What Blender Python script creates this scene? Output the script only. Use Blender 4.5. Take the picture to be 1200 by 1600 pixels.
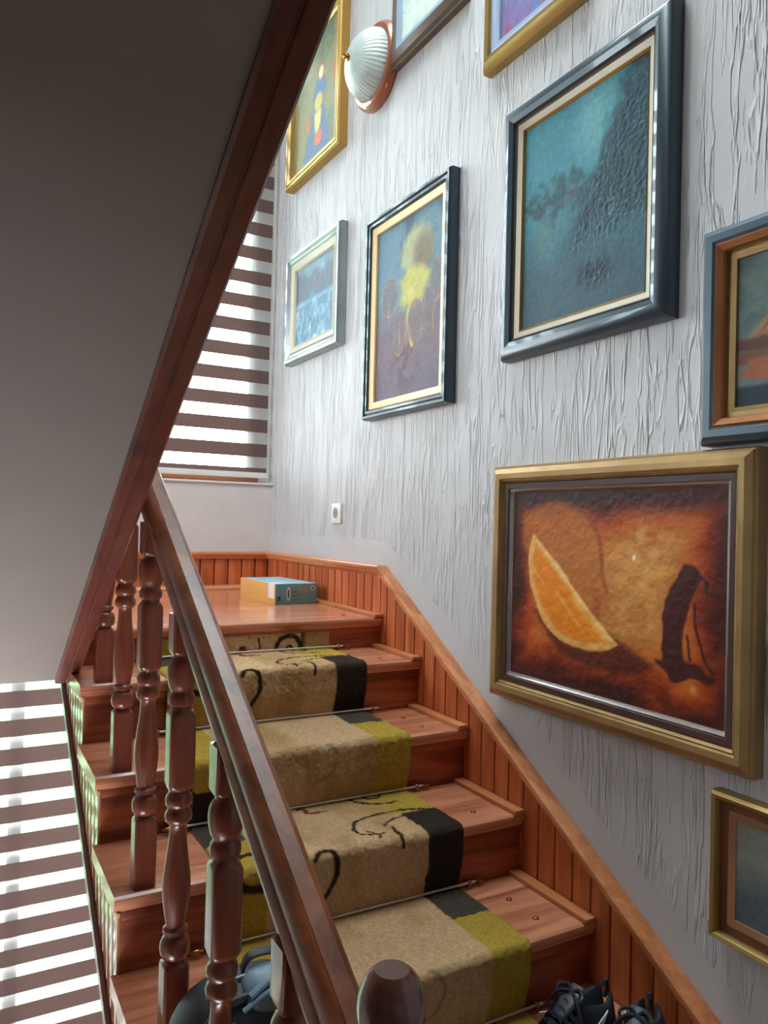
import bpy, bmesh, math, random
import numpy as np
from mathutils import Vector, Matrix
random.seed(7)
for o in list(bpy.data.objects): bpy.data.objects.remove(o)
SC = bpy.context.scene
COL = SC.collection
# plan units: 1 unit = 1.45 m, measured from the eye point; the room floor lies 1.055 units below it
S, ZO = 1.45, 1.055
def P(x, y, z): return Vector((x*S, y*S, (z+ZO)*S))

# ------------------------------------------------------------------ camera, world, exposure
cam_d = bpy.data.cameras.new('camera'); cam = bpy.data.objects.new('camera', cam_d); COL.objects.link(cam)
SC.camera = cam
Xr = Vector((0.8712, 0.0286, 0.4901)); Yr = Vector((-0.4903, 0.0, 0.8716))   # world axes in camera frame (x right, y down, z forward)
Zr = -(Xr.cross(Yr)); Zr = -Zr if Zr.y > 0 else Zr
right = Vector((Xr.x, Yr.x, Zr.x)); down = Vector((Xr.y, Yr.y, Zr.y)); fwd = Vector((Xr.z, Yr.z, Zr.z))
M = Matrix((right, -down, -fwd)).transposed().to_4x4()
M.translation = P(0, 0, 0); cam.matrix_world = M
cam_d.sensor_fit = 'VERTICAL'; cam_d.sensor_height = 32.0; cam_d.lens = 32.0*1200/1600
cam_d.clip_start = 0.02
world = bpy.data.worlds.new('world'); SC.world = world; world.use_nodes = True
wn = world.node_tree; wbg = wn.nodes['Background']
wtc = wn.nodes.new('ShaderNodeTexCoord'); wsep = wn.nodes.new('ShaderNodeSeparateXYZ'); wr = wn.nodes.new('ShaderNodeValToRGB')
wn.links.new(wtc.outputs['Generated'], wsep.inputs[0]); wn.links.new(wsep.outputs['Z'], wr.inputs[0])
wr.color_ramp.elements[0].position = 0.0; wr.color_ramp.elements[0].color = (0.90, 0.95, 1.0, 1)
wr.color_ramp.elements[1].position = 0.6; wr.color_ramp.elements[1].color = (0.90, 0.96, 1.0, 1)
wn.links.new(wr.outputs[0], wbg.inputs[0]); wbg.inputs[1].default_value = 13.0
def portal(name, x0, x1, z0, z1, y, flip=1):
    l = bpy.data.lights.new(name, 'AREA'); l.shape = 'RECTANGLE'; l.size = (x1-x0)*S; l.size_y = (z1-z0)*S
    l.cycles.is_portal = True
    o = bpy.data.objects.new(name, l); COL.objects.link(o); o.location = P((x0+x1)/2, y, (z0+z1)/2)
    o.rotation_euler = (-math.pi/2*flip, 0, 0)
    if flip == 3:
        o.location = P((x0+x1)/2, (z0+z1)/2, y); o.rotation_euler = (0, 0, 0)
    if flip == 2:
        o.location = P(y, (x0+x1)/2, (z0+z1)/2); o.rotation_euler = (math.pi/2, 0, -math.pi/2)
XW, YW = 1.02, 2.65                # right wall, window wall
XL, YB = -0.75, -1.5               # left wall, wall behind the eye
W1 = (-0.55, XW, 0.130, 1.78)      # upper window opening x0 x1 z0 z1
W2 = (-0.62, 0.95, -1.95, -0.42)   # lower window opening
W7 = (0.05, 0.95, 0.75, 1.95)        # unseen skylight, added for overhead light on the stairs: x0 x1 y0 y1
W6 = (1.92, 2.50, 0.15, 1.00)       # unseen window, added in the left wall to brighten the landing
W5 = (-1.30, -0.60, -0.35, 0.35)   # unseen window, added in the left wall as fill for the lower right wall
portal('daylight_portal', *W1, YW+0.11); portal('daylight_portal', *W2, YW+0.11); portal('daylight_portal', *W5, XL-0.11, 2); portal('daylight_portal', *W6, XL-0.11, 2); portal('daylight_portal', *W7, 2.56, 3)
vs = SC.view_settings; vs.view_transform = 'Standard'; vs.look = 'None'; vs.gamma = 1.0; vs.use_curve_mapping = False
vs.exposure = 0.84
try: SC.cycles.max_bounces = 10; SC.cycles.diffuse_bounces = 6; SC.cycles.transparent_max_bounces = 16
except Exception: pass

# ------------------------------------------------------------------ materials
def lin(c):
    c = [v/255 for v in c]
    return tuple((v/12.92 if v <= .04045 else ((v+.055)/1.055)**2.4) for v in c)
class NT:
    def __init__(s, name):
        s.m = bpy.data.materials.new(name); s.m.use_nodes = True; s.t = s.m.node_tree; s.p = s.t.nodes['Principled BSDF']
        s.out = s.t.nodes['Material Output']
    def n(s, typ, **kw):
        nd = s.t.nodes.new(typ)
        for k, v in kw.items(): setattr(nd, k, v)
        return nd
    def l(s, a, b): s.t.links.new(a, b)
    def math(s, op, a, b=None, c=None, clamp=False):
        nd = s.n('ShaderNodeMath', operation=op); nd.use_clamp = clamp
        for i, v in enumerate((a, b, c)):
            if v is None: continue
            if isinstance(v, (int, float)): nd.inputs[i].default_value = v
            else: s.l(v, nd.inputs[i])
        return nd.outputs[0]
    def ramp(s, fac, stops):
        r = s.n('ShaderNodeValToRGB'); e = r.color_ramp.elements
        while len(e) < len(stops): e.new(0.5)
        for el, (p, c) in zip(e, stops): el.position = p; el.color = (*c, 1)
        s.l(fac, r.inputs[0]); return r.outputs[0]
    def noise(s, vec, scale, detail=4, rough=.5, dist=0.0, typ=None):
        nd = s.n('ShaderNodeTexNoise')
        if typ: nd.noise_type = typ
        nd.inputs['Scale'].default_value = scale; nd.inputs['Detail'].default_value = detail
        nd.inputs['Roughness'].default_value = rough; nd.inputs['Distortion'].default_value = dist
        if vec is not None: s.l(vec, nd.inputs['Vector'])
        return nd.outputs[0]
    def coord(s, scale=(1, 1, 1), rnd=False):
        tc = s.n('ShaderNodeTexCoord'); v = tc.outputs['Object']
        if rnd:
            oi = s.n('ShaderNodeObjectInfo'); mu = s.math('MULTIPLY', oi.outputs['Random'], 17.0)
            ad = s.n('ShaderNodeVectorMath', operation='ADD'); s.l(v, ad.inputs[0]); s.l(mu, ad.inputs[1]); v = ad.outputs[0]
        mp = s.n('ShaderNodeMapping'); mp.inputs['Scale'].default_value = scale; s.l(v, mp.inputs['Vector'])
        return mp.outputs[0]
    def bump(s, h, strength=.3, dist=.002):
        b = s.n('ShaderNodeBump'); b.inputs['Strength'].default_value = strength; b.inputs['Distance'].default_value = dist
        s.l(h, b.inputs['Height']); s.l(b.outputs[0], s.p.inputs['Normal'])
    def setp(s, **kw):
        for k, v in kw.items(): s.p.inputs[k.replace('_', ' ')].default_value = v
def plain(name, c, rough=.5, metal=0., noise=.06, bump=0., bscale=200, coat=0., trans=0.):
    t = NT(name); c = lin(c); v = t.coord(rnd=True)
    f = t.noise(v, 9, 4)
    t.l(t.ramp(f, [(.25, tuple(x*(1-noise*2) for x in c)), (.75, tuple(min(1, x*(1+noise*2)) for x in c))]), t.p.inputs['Base Color'])
    t.setp(Roughness=rough, Metallic=metal); t.p.inputs['Coat Weight'].default_value = coat; t.p.inputs['Transmission Weight'].default_value = trans
    if bump: t.bump(t.noise(v, bscale, 3), bump, .002)
    return t.m
def wood(name, dark, mid, light, axis='X', rough=.28, coat=.25, knots=True, fine=1.0):
    t = NT(name); sc = {'X': (.9, 11, 11), 'Y': (11, .9, 11), 'Z': (11, 11, .9)}[axis]
    v = t.coord(sc, True)
    f = t.noise(v, 1.4, 5, .55, 1.3)
    sf = {'X': (4, 160, 160), 'Y': (160, 4, 160), 'Z': (160, 160, 4)}[axis]
    g = t.noise(t.coord(sf, True), 1.0, 2, .5)
    mix = t.math('ADD', t.math('MULTIPLY', f, .8), t.math('MULTIPLY', g, .22*fine))
    col = t.ramp(mix, [(.36, lin(dark)), (.5, lin(mid)), (.64, lin(light))])
    if knots:
        sk = {'X': (2.2, 5, 5), 'Y': (5, 2.2, 5), 'Z': (5, 5, 2.2)}[axis]
        vo = t.n('ShaderNodeTexVoronoi'); vo.inputs['Scale'].default_value = 1.0; t.l(t.coord(sk, True), vo.inputs['Vector'])
        k = t.math('SUBTRACT', 1.0, t.math('MULTIPLY', t.math('SUBTRACT', vo.outputs['Distance'], .06), 12, clamp=True), clamp=True)
        mx = t.n('ShaderNodeMixRGB'); mx.inputs[2].default_value = (*[x*.25 for x in lin(dark)], 1)
        t.l(t.math('MULTIPLY', k, .8), mx.inputs[0]); t.l(col, mx.inputs[1]); col = mx.outputs[0]
    t.l(col, t.p.inputs['Base Color'])
    t.setp(Roughness=rough); t.p.inputs['Coat Weight'].default_value = coat; t.p.inputs['Coat Roughness'].default_value = .18
    t.bump(mix, .12, .0015)
    return t.m
WD = dict(
 tread=wood('tread_pine', (150, 84, 60), (188, 118, 88), (208, 140, 108), 'X', .30, .3),
 treadY=wood('landing_pine', (168, 96, 70), (200, 128, 98), (218, 150, 118), 'X', .22, .5),
 riser=wood('riser_pine', (95, 40, 22), (140, 66, 38), (172, 90, 54), 'X', .35, .2),
 board=wood('beadboard_pine', (162, 78, 44), (190, 96, 54), (208, 118, 72), 'Z', .35, .2, False),
 cap=wood('cap_pine', (168, 96, 58), (194, 120, 76), (212, 140, 96), 'Y', .33, .25),
 capX=wood('cap_pine_cross', (168, 96, 58), (194, 120, 76), (212, 140, 96), 'X', .33, .25),
 rail=wood('rail_pine', (92, 46, 24), (122, 64, 36), (140, 78, 48), 'Y', .30, .25),
 post=wood('baluster_pine', (92, 40, 24), (118, 54, 34), (134, 66, 44), 'Z', .30, .25),
 finial=wood('finial_pine', (66, 32, 24), (84, 42, 32), (98, 52, 40), 'X', .18, .7, False),
 string=wood('string_pine', (80, 36, 28), (96, 44, 34), (110, 54, 42), 'Y', .33, .3),
)
def relief_wall():
    t = NT('bark_plaster')
    v0 = t.coord((1, 1, 1))
    def lay(sy, sz, scale, k, wd, dist):
        n = t.noise(t.coord((1, sy, sz)), scale, 2.5, .55, dist)
        fr = t.math('FRACT', t.math('MULTIPLY', n, k))
        d = t.math('ABSOLUTE', t.math('SUBTRACT', fr, .5))
        return t.math('SUBTRACT', 1.0, t.math('DIVIDE', d, wd, clamp=True), clamp=True)
    a = lay(1, .11, 22, 3.6, .14, .45)
    b = lay(1, .15, 36, 2.6, .15, .6)
    msk = t.noise(t.coord((1, 1, .35)), 6, 2)
    msk = t.math('MULTIPLY', t.math('SUBTRACT', msk, .26), 4.0, clamp=True)
    h = t.math('ADD', t.math('MULTIPLY', a, .75), t.math('MULTIPLY', b, .45))
    h = t.math('MULTIPLY', h, msk)
    # smooth trowelled margin above the panelling cap
    sep = t.n('ShaderNodeSeparateXYZ'); t.l(v0, sep.inputs[0]); y, z = sep.outputs[1], sep.outputs[2]
    yl = t.math('MINIMUM', y, 1.793*S)
    line = t.math('ADD', t.math('MULTIPLY', t.math('SUBTRACT', yl, 1.793*S), .594), (-.114+ZO)*S)
    wob = t.math('MULTIPLY', t.noise(v0, 14, 2), .035)
    m = t.math('MULTIPLY', t.math('SUBTRACT', t.math('SUBTRACT', t.math('SUBTRACT', z, line), .075), wob), 60, clamp=True)
    h = t.math('MULTIPLY', h, m)
    h = t.math('ADD', h, t.math('MULTIPLY', t.noise(v0, 90, 3), .10))
    t.bump(h, 1.0, .005)
    c = t.noise(v0, 3, 3)
    t.l(t.ramp(c, [(.3, lin((186, 182, 186))), (.7, lin((196, 191, 194)))]), t.p.inputs['Base Color'])
    t.setp(Roughness=.55)
    return t.m
M_WALL = relief_wall()
M_PAINT = plain('smooth_painted_plaster', (208, 200, 198), .6, 0, .02, .15, 60)
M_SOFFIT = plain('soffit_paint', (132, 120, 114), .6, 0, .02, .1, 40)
M_CEIL = plain('ceiling_paint', (205, 202, 200), .7)
M_FLOOR = plain('floor_tile', (104, 78, 62), .4)
M_DIM = plain('beige_painted_plaster', (150, 138, 130), .7)
M_WHITE = plain('white_plastic', (225, 224, 220), .35, 0, .02)
M_GREYP = plain('socket_plastic', (150, 140, 136), .4, 0, .02)
M_BLACK = plain('black_void', (18, 16, 18), .5, 0, .02)
M_BRASS = plain('brass', (176, 128, 72), .28, 1.0, .04)
M_STUD = plain('bronze_stud', (140, 84, 58), .3, .5, .04)
M_ROD = plain('rod_metal', (214, 200, 184), .42, .6, .04)
M_TILEG = plain('paving', (112, 118, 110), .8)
M_GRASS = plain('grass', (80, 120, 70), .9, 0, .2)
M_RENDER = plain('house_render', (226, 218, 204), .8)
def glass():
    t = NT('window_glass'); tr = t.n('ShaderNodeBsdfTransparent'); gl = t.n('ShaderNodeBsdfGlossy'); gl.inputs['Roughness'].default_value = .02
    mx = t.n('ShaderNodeMixShader'); fr = t.n('ShaderNodeFresnel'); fr.inputs[0].default_value = 1.45
    tr.inputs[0].default_value = (.93, .98, .97, 1)
    t.l(fr.outputs[0], mx.inputs[0]); t.l(tr.outputs[0], mx.inputs[1]); t.l(gl.outputs[0], mx.inputs[2]); t.l(mx.outputs[0], t.out.inputs[0]); return t.m
M_GLASS = glass()
def sheer():
    t = NT('sheer_blind_fabric'); tr = t.n('ShaderNodeBsdfTransparent'); tl = t.n('ShaderNodeBsdfTranslucent'); df = t.n('ShaderNodeBsdfDiffuse')
    v = t.coord((1, 1, 400)); w = t.noise(v, 2, 1)
    tl.inputs[0].default_value = (.5, .53, .53, 1); df.inputs[0].default_value = (.8, .8, .8, 1)
    a = t.n('ShaderNodeMixShader'); a.inputs[0].default_value = .3; t.l(tl.outputs[0], a.inputs[1]); t.l(df.outputs[0], a.inputs[2])
    b = t.n('ShaderNodeMixShader'); t.l(t.math('ADD', t.math('MULTIPLY', w, .10), .23), b.inputs[0]); t.l(tr.outputs[0], b.inputs[1]); t.l(a.outputs[0], b.inputs[2])
    t.l(b.outputs[0], t.out.inputs[0]); return t.m
M_SHEER = sheer()
def opaque_fab():
    t = NT('brown_blind_fabric'); tl = t.n('ShaderNodeBsdfTranslucent'); tl.inputs[0].default_value = (.035, .016, .013, 1)
    v = t.coord((3, 1, 500)); t.l(t.ramp(t.noise(v, 1.5, 2), [(.3, lin((112, 88, 84))), (.7, lin((126, 100, 95)))]), t.p.inputs['Base Color'])
    t.setp(Roughness=.8); b = t.n('ShaderNodeMixShader'); b.inputs[0].default_value = .35
    t.l(t.p.outputs[0], b.inputs[1]); t.l(tl.outputs[0], b.inputs[2]); t.l(b.outputs[0], t.out.inputs[0]); return t.m
M_BROWN = opaque_fab()
def painted(name, rough=.3, coat=.3, bs=60, bst=.3, dist=.002, attr='paint'):
    t = NT(name); a = t.n('ShaderNodeAttribute'); a.attribute_name = attr; t.l(a.outputs['Color'], t.p.inputs['Base Color'])
    t.setp(Roughness=rough); t.p.inputs['Coat Weight'].default_value = coat
    v = t.coord(); t.bump(t.noise(v, bs, 5, .6), bst, dist); return t.m
M_CANVAS = painted('oil_paint', .55, .0, 70, .35, .003)
M_CANVAS.node_tree.nodes['Principled BSDF'].inputs['Specular IOR Level'].default_value = .25
M_CARPET = painted('carpet_pile', .95, 0, 900, .9, .006)
M_CARPET.node_tree.nodes['Principled BSDF'].inputs['Specular IOR Level'].default_value = .1

# ------------------------------------------------------------------ mesh helpers
ORG = {}
class MB:
    def __init__(s): s.v = []; s.f = []; s.mi = []; s.c = 0
    def add(s, vs, fs, mi=0):
        b = len(s.v); s.v += [tuple(v) for v in vs]; s.f += [tuple(i+b for i in f) for f in fs]; s.mi += [mi]*len(fs); return s
    def box(s, x0, x1, y0, y1, z0, z1, mi=0):
        v = [(x, y, z) for x in (x0, x1) for y in (y0, y1) for z in (z0, z1)]
        return s.add(v, [(0, 1, 3, 2), (4, 6, 7, 5), (0, 4, 5, 1), (2, 3, 7, 6), (0, 2, 6, 4), (1, 5, 7, 3)], mi)
    def prism(s, pts, axis, a, b, mi=0):
        n = len(pts)
        def mk(p, t): return {'X': (t, p[0], p[1]), 'Y': (p[0], t, p[1]), 'Z': (p[0], p[1], t)}[axis]
        v = [mk(p, a) for p in pts]+[mk(p, b) for p in pts]
        return s.add(v, [tuple(range(n)), tuple(range(2*n-1, n-1, -1))]+[(i, i+n, (i+1) % n+n, (i+1) % n) for i in range(n)], mi)
    def loft(s, loops, closed=True, cap=True, mi=0):
        n = len(loops[0]); v = [p for l in loops for p in l]; f = []
        m = n if closed else n-1
        for k in range(len(loops)-1):
            for i in range(m): f.append((k*n+i, k*n+(i+1) % n, (k+1)*n+(i+1) % n, (k+1)*n+i))
        if cap and closed: f.append(tuple(range(n-1, -1, -1))); f.append(tuple((len(loops)-1)*n+i for i in range(n)))
        return s.add(v, f, mi)
    def lathe(s, prof, n=32, axis='Z', o=(0, 0, 0), rib=0, ribn=0, mi=0):
        loops = []
        for r, h in prof:
            l = []
            for i in range(n):
                a = 2*math.pi*i/n; rr = r*(1+rib*math.cos(ribn*a)) if rib else r
                c, sn = rr*math.cos(a), rr*math.sin(a)
                p = {'Z': (c, sn, h), 'X': (h, c, sn), 'Y': (c, h, sn)}[axis]
                l.append((p[0]+o[0], p[1]+o[1], p[2]+o[2]))
            loops.append(l)
        return s.loft(loops, True, True, mi)
    def tube(s, pts, r, n=8, mi=0, flat=1.0):
        pts = [Vector(p) for p in pts]; loops = []; up = Vector((0, 0, 1))
        for i, p in enumerate(pts):
            d = (pts[min(i+1, len(pts)-1)]-pts[max(i-1, 0)]).normalized()
            a = d.cross(up); a = a.normalized() if a.length > 1e-3 else Vector((1, 0, 0)); b = a.cross(d).normalized()
            rr = r[i] if isinstance(r, (list, tuple)) else r
            loops.append([tuple(p+a*math.cos(2*math.pi*k/n)*rr+b*math.sin(2*math.pi*k/n)*rr*flat) for k in range(n)])
        return s.loft(loops, True, True, mi)
    def build(s, name, mats, parent=None, bevel=0.0, ang=35, local=False, smooth=True):
        """vertices are plan units; with local=True they are relative to the thing's origin, else absolute"""
        me = bpy.data.meshes.new(name)
        if local: vv = [(x*S, y*S, z*S) for x, y, z in s.v]
        else:
            og = ORG.get(parent.name, Vector((0, 0, 0))) if parent else Vector((0, 0, 0))
            vv = [tuple(P(*v)-og) for v in s.v]
        me.from_pydata(vv, [], s.f); me.update()
        if not isinstance(mats, (list, tuple)): mats = [mats]
        for m in mats: me.materials.append(m)
        for p, i in zip(me.polygons, s.mi): p.material_index = i
        bm = bmesh.new(); bm.from_mesh(me); bmesh.ops.recalc_face_normals(bm, faces=bm.faces)
        if bevel > 0:
            es = [e for e in bm.edges if len(e.link_faces) == 2 and e.calc_face_angle(0) > math.radians(30)]
            bmesh.ops.bevel(bm, geom=es, offset=bevel, segments=2, profile=.6, affect='EDGES', clamp_overlap=True)
        if smooth:
            for fc in bm.faces: fc.smooth = True
            for e in bm.edges:
                if len(e.link_faces) == 2 and e.calc_face_angle(0) > math.radians(ang): e.smooth = False
        bm.to_mesh(me); bm.free()
        o = bpy.data.objects.new(name, me); COL.objects.link(o)
        if parent: o.parent = parent
        ORG[o.name] = ORG.get(parent.name, Vector((0, 0, 0))) if parent else Vector((0, 0, 0))
        return o
def tag(o, label, cat, group=None, kind=None):
    o['label'] = label; o['category'] = cat
    if group: o['group'] = group
    if kind: o['kind'] = kind
    return o
def thing(name, label, cat, at, group=None):
    o = bpy.data.objects.new(name, None); COL.objects.link(o); o.location = P(*at); o.empty_display_size = .05
    ORG[o.name] = P(*at); return tag(o, label, cat, group)
def struct(o, label=None):
    o['kind'] = 'structure'
    if label: o['label'] = label
    return o
def copy_tree(o, parent=None):
    c = o.copy(); COL.objects.link(c)
    if parent: c.parent = parent
    for ch in list(o.children): copy_tree(ch, c)
    return c
# numpy noise
def vnoise(u, v, fx, fy, seed):
    rg = np.random.RandomState(seed); nx, ny = int(fx)+3, int(fy)+3; L = rg.rand(nx, ny)
    x = np.clip(u, 0, 1)*fx; y = np.clip(v, 0, 1)*fy; i = x.astype(int); j = y.astype(int); a = x-i; b = y-j
    a = a*a*(3-2*a); b = b*b*(3-2*b)
    return (L[i, j]*(1-a)+L[i+1, j]*a)*(1-b)+(L[i, j+1]*(1-a)+L[i+1, j+1]*a)*b
def fbm(u, v, fx, fy, seed, oct=4):
    s = 0; am = 1; t = 0
    for k in range(oct): s = s+am*vnoise(u, v, fx*2**k, fy*2**k, seed+k); t += am; am *= .55
    return s/t
def sm(a, b, x): t = np.clip((x-a)/(b-a), 0, 1); return t*t*(3-2*t)
def C(*c): return np.array(c, float)/255
def mixc(base, c, m): m = np.clip(m, 0, 1)[:, None]; return base*(1-m)+np.asarray(c, float)*m
def segd(u, v, pts, asp=1.0):
    d = np.full(u.shape, 9.)
    for (x0, y0), (x1, y1) in zip(pts[:-1], pts[1:]):
        dx, dy = (x1-x0)*asp, y1-y0; L2 = dx*dx+dy*dy+1e-12
        t = np.clip(((u-x0)*asp*dx+(v-y0)*dy)/L2, 0, 1)
        d = np.minimum(d, np.hypot((u-x0)*asp-t*dx, (v-y0)-t*dy))
    return d
def inpoly(u, v, pts):
    r = np.zeros(u.shape, bool); n = len(pts)
    for i in range(n):
        (x0, y0), (x1, y1) = pts[i], pts[(i+1) % n]
        c = ((y0 > v) != (y1 > v)) & (u < (x1-x0)*(v-y0)/(y1-y0+1e-12)+x0); r ^= c
    return r
def polysd(u, v, pts, asp=1.0):
    d = segd(u, v, pts+[pts[0]], asp); return np.where(inpoly(u, v, pts), -d, d)
def smooth_path(pts, n=8):
    out = []
    for i in range(len(pts)-1):
        p0 = pts[max(i-1, 0)]; p1 = pts[i]; p2 = pts[i+1]; p3 = pts[min(i+2, len(pts)-1)]
        for k in range(n):
            t = k/n
            out.append(tuple(.5*((2*b)+(-a+c)*t+(2*a-5*b+4*c-d)*t*t+(-a+3*b-3*c+d)*t**3) for a, b, c, d in zip(p0, p1, p2, p3)))
    return out+[tuple(pts[-1])]
def set_paint(me, rgb, attr='paint'):
    l = np.where(rgb <= .04045, rgb/12.92, ((np.clip(rgb, 0, 1)+.055)/1.055)**2.4)
    at = me.color_attributes.new(attr, 'FLOAT_COLOR', 'POINT')
    at.data.foreach_set('color', np.c_[l, np.ones(len(l))].astype(np.float32).ravel())
def grid_mesh(name, verts, nu, nv, mat, parent, rgb):
    og = ORG.get(parent.name, Vector((0, 0, 0))) if parent else Vector((0, 0, 0))
    w = np.c_[verts[:, 0]*S-og.x, verts[:, 1]*S-og.y, (verts[:, 2]+ZO)*S-og.z]
    idx = np.arange(nu*nv).reshape(nu, nv)
    f = np.stack([idx[:-1, :-1], idx[1:, :-1], idx[1:, 1:], idx[:-1, 1:]], -1).reshape(-1, 4)
    me = bpy.data.meshes.new(name); me.vertices.add(len(w)); me.vertices.foreach_set('co', w.astype(np.float32).ravel())
    me.loops.add(f.size); me.loops.foreach_set('vertex_index', f.astype(np.int32).ravel())
    me.polygons.add(len(f)); me.polygons.foreach_set('loop_start', np.arange(0, f.size, 4, dtype=np.int32))
    me.polygons.foreach_set('use_smooth', np.ones(len(f), bool))
    me.update(calc_edges=True); me.materials.append(mat); set_paint(me, rgb)
    o = bpy.data.objects.new(name, me); COL.objects.link(o)
    if parent: o.parent = parent
    ORG[o.name] = og; return o

# ------------------------------------------------------------------ room shell
PITCH = .61
T = .12
b = MB(); b.box(XW, XW+T, YB-T, YW+T, -2.4, 2.45); struct(b.build('wall_right', M_WALL, smooth=False), 'pale wall with rough vertical bark-texture plaster, hung with framed paintings')
def wall_holes(name, y0, y1, holes, mat, label, x0=XL, x1=XW):
    xs = sorted({x0, x1, *[h[0] for h in holes], *[h[1] for h in holes]}); zs = sorted({-2.4, 2.45, *[h[2] for h in holes], *[h[3] for h in holes]})
    b = MB()
    for i in range(len(xs)-1):
        for j in range(len(zs)-1):
            cx, cz = (xs[i]+xs[i+1])/2, (zs[j]+zs[j+1])/2
            if any(h[0] < cx < h[1] and h[2] < cz < h[3] for h in holes): continue
            b.box(xs[i], xs[i+1], y0, y1, zs[j], zs[j+1])
    return struct(b.build(name, mat, smooth=False), label)
wall_holes('wall_front', YW, YW+T, [W1, W2], M_PAINT, 'smooth pinkish white wall under and around the striped window')
wall_holes('wall_back', YB-T, YB, [], M_DIM, 'plain wall behind')
b = MB(); ys = sorted([YB-T, YW+T, W5[0], W5[1], W6[0], W6[1]]); zs_ = sorted([-2.4, 2.45, W5[2], W5[3], W6[2], W6[3]])
for i in range(5):
    for j in range(5):
        cy, cz = (ys[i]+ys[i+1])/2, (zs_[j]+zs_[j+1])/2
        if not any(w[0] < cy < w[1] and w[2] < cz < w[3] for w in (W5, W6)): b.box(XL-T, XL, ys[i], ys[i+1], zs_[j], zs_[j+1])
struct(b.build('wall_left', M_DIM, smooth=False))
b = MB(); b.box(XL-T, W7[0], YB-T, YW+T, 2.45, 2.55); b.box(W7[1], XW+T, YB-T, YW+T, 2.45, 2.55); b.box(W7[0], W7[1], YB-T, W7[2], 2.45, 2.55); b.box(W7[0], W7[1], W7[3], YW+T, 2.45, 2.55)
struct(b.build('ceiling', M_CEIL, smooth=False))
b = MB()
for a in (W7[0], W7[1]-.04): b.box(a, a+.04, W7[2], W7[3], 2.47, 2.51)
for a in (W7[2], W7[3]-.04): b.box(W7[0], W7[1], a, a+.04, 2.471, 2.509)
w5 = struct(b.build('fill_skylight', M_WHITE), 'unseen skylight added above the stairs for overhead light')
b = MB(); b.box(W7[0]+.01, W7[1]-.01, W7[2]+.01, W7[3]-.01, 2.49, 2.493); b.build('pane', M_GLASS, w5, smooth=False)
b = MB(); b.box(XL, XW, YB, .62, -1.155, -1.055); struct(b.build('floor', M_FLOOR, smooth=False))
b = MB(); b.box(XL, XW, .62, YW, -2.4, -2.3); struct(b.build('floor_lower', M_FLOOR, smooth=False))
def window(name, h, y0, wdt, label, rail_mat, mulls):
    x0, x1, z0, z1 = h; b = MB(); d = .035
    b.box(x0, x0+wdt, y0, y0+d, z0, z1); b.box(x1-.09, x1, y0, y0+d, z0, z1); b.box(x0, x1, y0, y0+d, z1-wdt, z1)
    for m in mulls: b.box(m-.02, m+.02, y0+.003, y0+d-.003, z0, z1)
    fr = struct(b.build(name, M_WHITE, bevel=.002), label)
    b = MB(); b.box(x0+wdt, x1-wdt, y0-.004, y0+d+.002, z0+.001, z0+wdt*.9); b.build('bottom_rail', rail_mat, fr, .003)
    b = MB(); b.box(x0+.01, x1-.01, y0+.016, y0+.019, z0+wdt*.6, z1-.01); b.build('pane', M_GLASS, fr, smooth=False)
    return fr
w1 = window('window_1', W1, YW+.035, .045, 'tall bright window behind the brown and white striped blind above the landing', WD['capX'], [.30])
w2 = window('window_2', W2, YW+.035, .045, 'lower bright window behind the striped blind beneath the landing', WD['capX'], [.20, -.25])
b = MB(); b.box(W1[0], XW-.001, YW-.006, YW+.034, W1[2]-.004, W1[2]+.003); b.build('window_sill', M_WHITE, w1, .001)

for nm, W in (('fill_window_3', W5), ('fill_window_4', W6)):
    b = MB()
    for ya in (W[0], (W[0]+W[1])/2-.02, W[1]-.045): b.box(XL-.07, XL-.035, ya, ya+.045, W[2], W[3])
    for za in (W[2], W[3]-.045): b.box(XL-.069, XL-.036, W[0], W[1], za, za+.045)
    w4 = struct(b.build(nm, M_WHITE), 'unseen window added in the left wall for fill light')
    b = MB(); b.box(XL-.054, XL-.051, W[0]+.01, W[1]-.01, W[2]+.01, W[3]-.01); b.build('pane', M_GLASS, w4, smooth=False)
# panelling on the walls
def capz(y): return -.114-.594*(1.793-y) if y < 1.793 else -.114
def below_string(y): return capz(y)-.40
t1 = thing('trim_1', 'orange pine tongue-and-groove wainscot with sloping cap along the stair wall', 'wainscot', (XW, 1.5, -.5)); t1['kind'] = 'structure'
del t1['category']
b = MB(); y = .30; bw = .047
while y < YW-.012:
    y1 = min(y+bw, YW-.012)
    if y < 1.793 < y1: y1 = 1.793
    g = .0022
    b.prism([(y+g, -.36 if y >= 1.79 else below_string(y)), (y1-g, -.36 if y >= 1.79 else below_string(y1)), (y1-g, capz(y1)-.006), (y+g, capz(y)-.006)], 'X', 1.0035, XW)
    y = y1
b.build('beadboard', WD['board'], t1, .0022)
b = MB(); b.box(1.009, XW-.001, .3, YW, -.36, -.13); 
b2 = MB()
nx, nz = .594/math.hypot(1, .594), 1/math.hypot(1, .594)
def cap_loop(y, z, flat):
    k = 1.0 if flat else 1/nz
    prof = [(XW, 0), (.992, 0), (.988, -.004), (.988, -.011), (.992, -.014), (.992, -.021), (.998, -.026), (1.002, -.029), (XW, -.029)]
    return [(px, y, z+pz*k) for px, pz in prof]
b2.loft([cap_loop(YW-.001, -.114, True), cap_loop(1.793, -.114, True)])
b2.loft([cap_loop(1.793, -.114, True)[0:1]*0 or [(a, 1.793+.0, c) for a, _, c in cap_loop(1.793, -.114, True)], cap_loop(.25, capz(.25), False)])
b2.build('cap_rail', WD['cap'], t1, ang=25)
t2 = thing('trim_2', 'low pine wainscot under the window at the back of the landing', 'wainscot', (.3, YW, -.25)); t2['kind'] = 'structure'; del t2['category']
b = MB(); x = XL+.005
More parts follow.
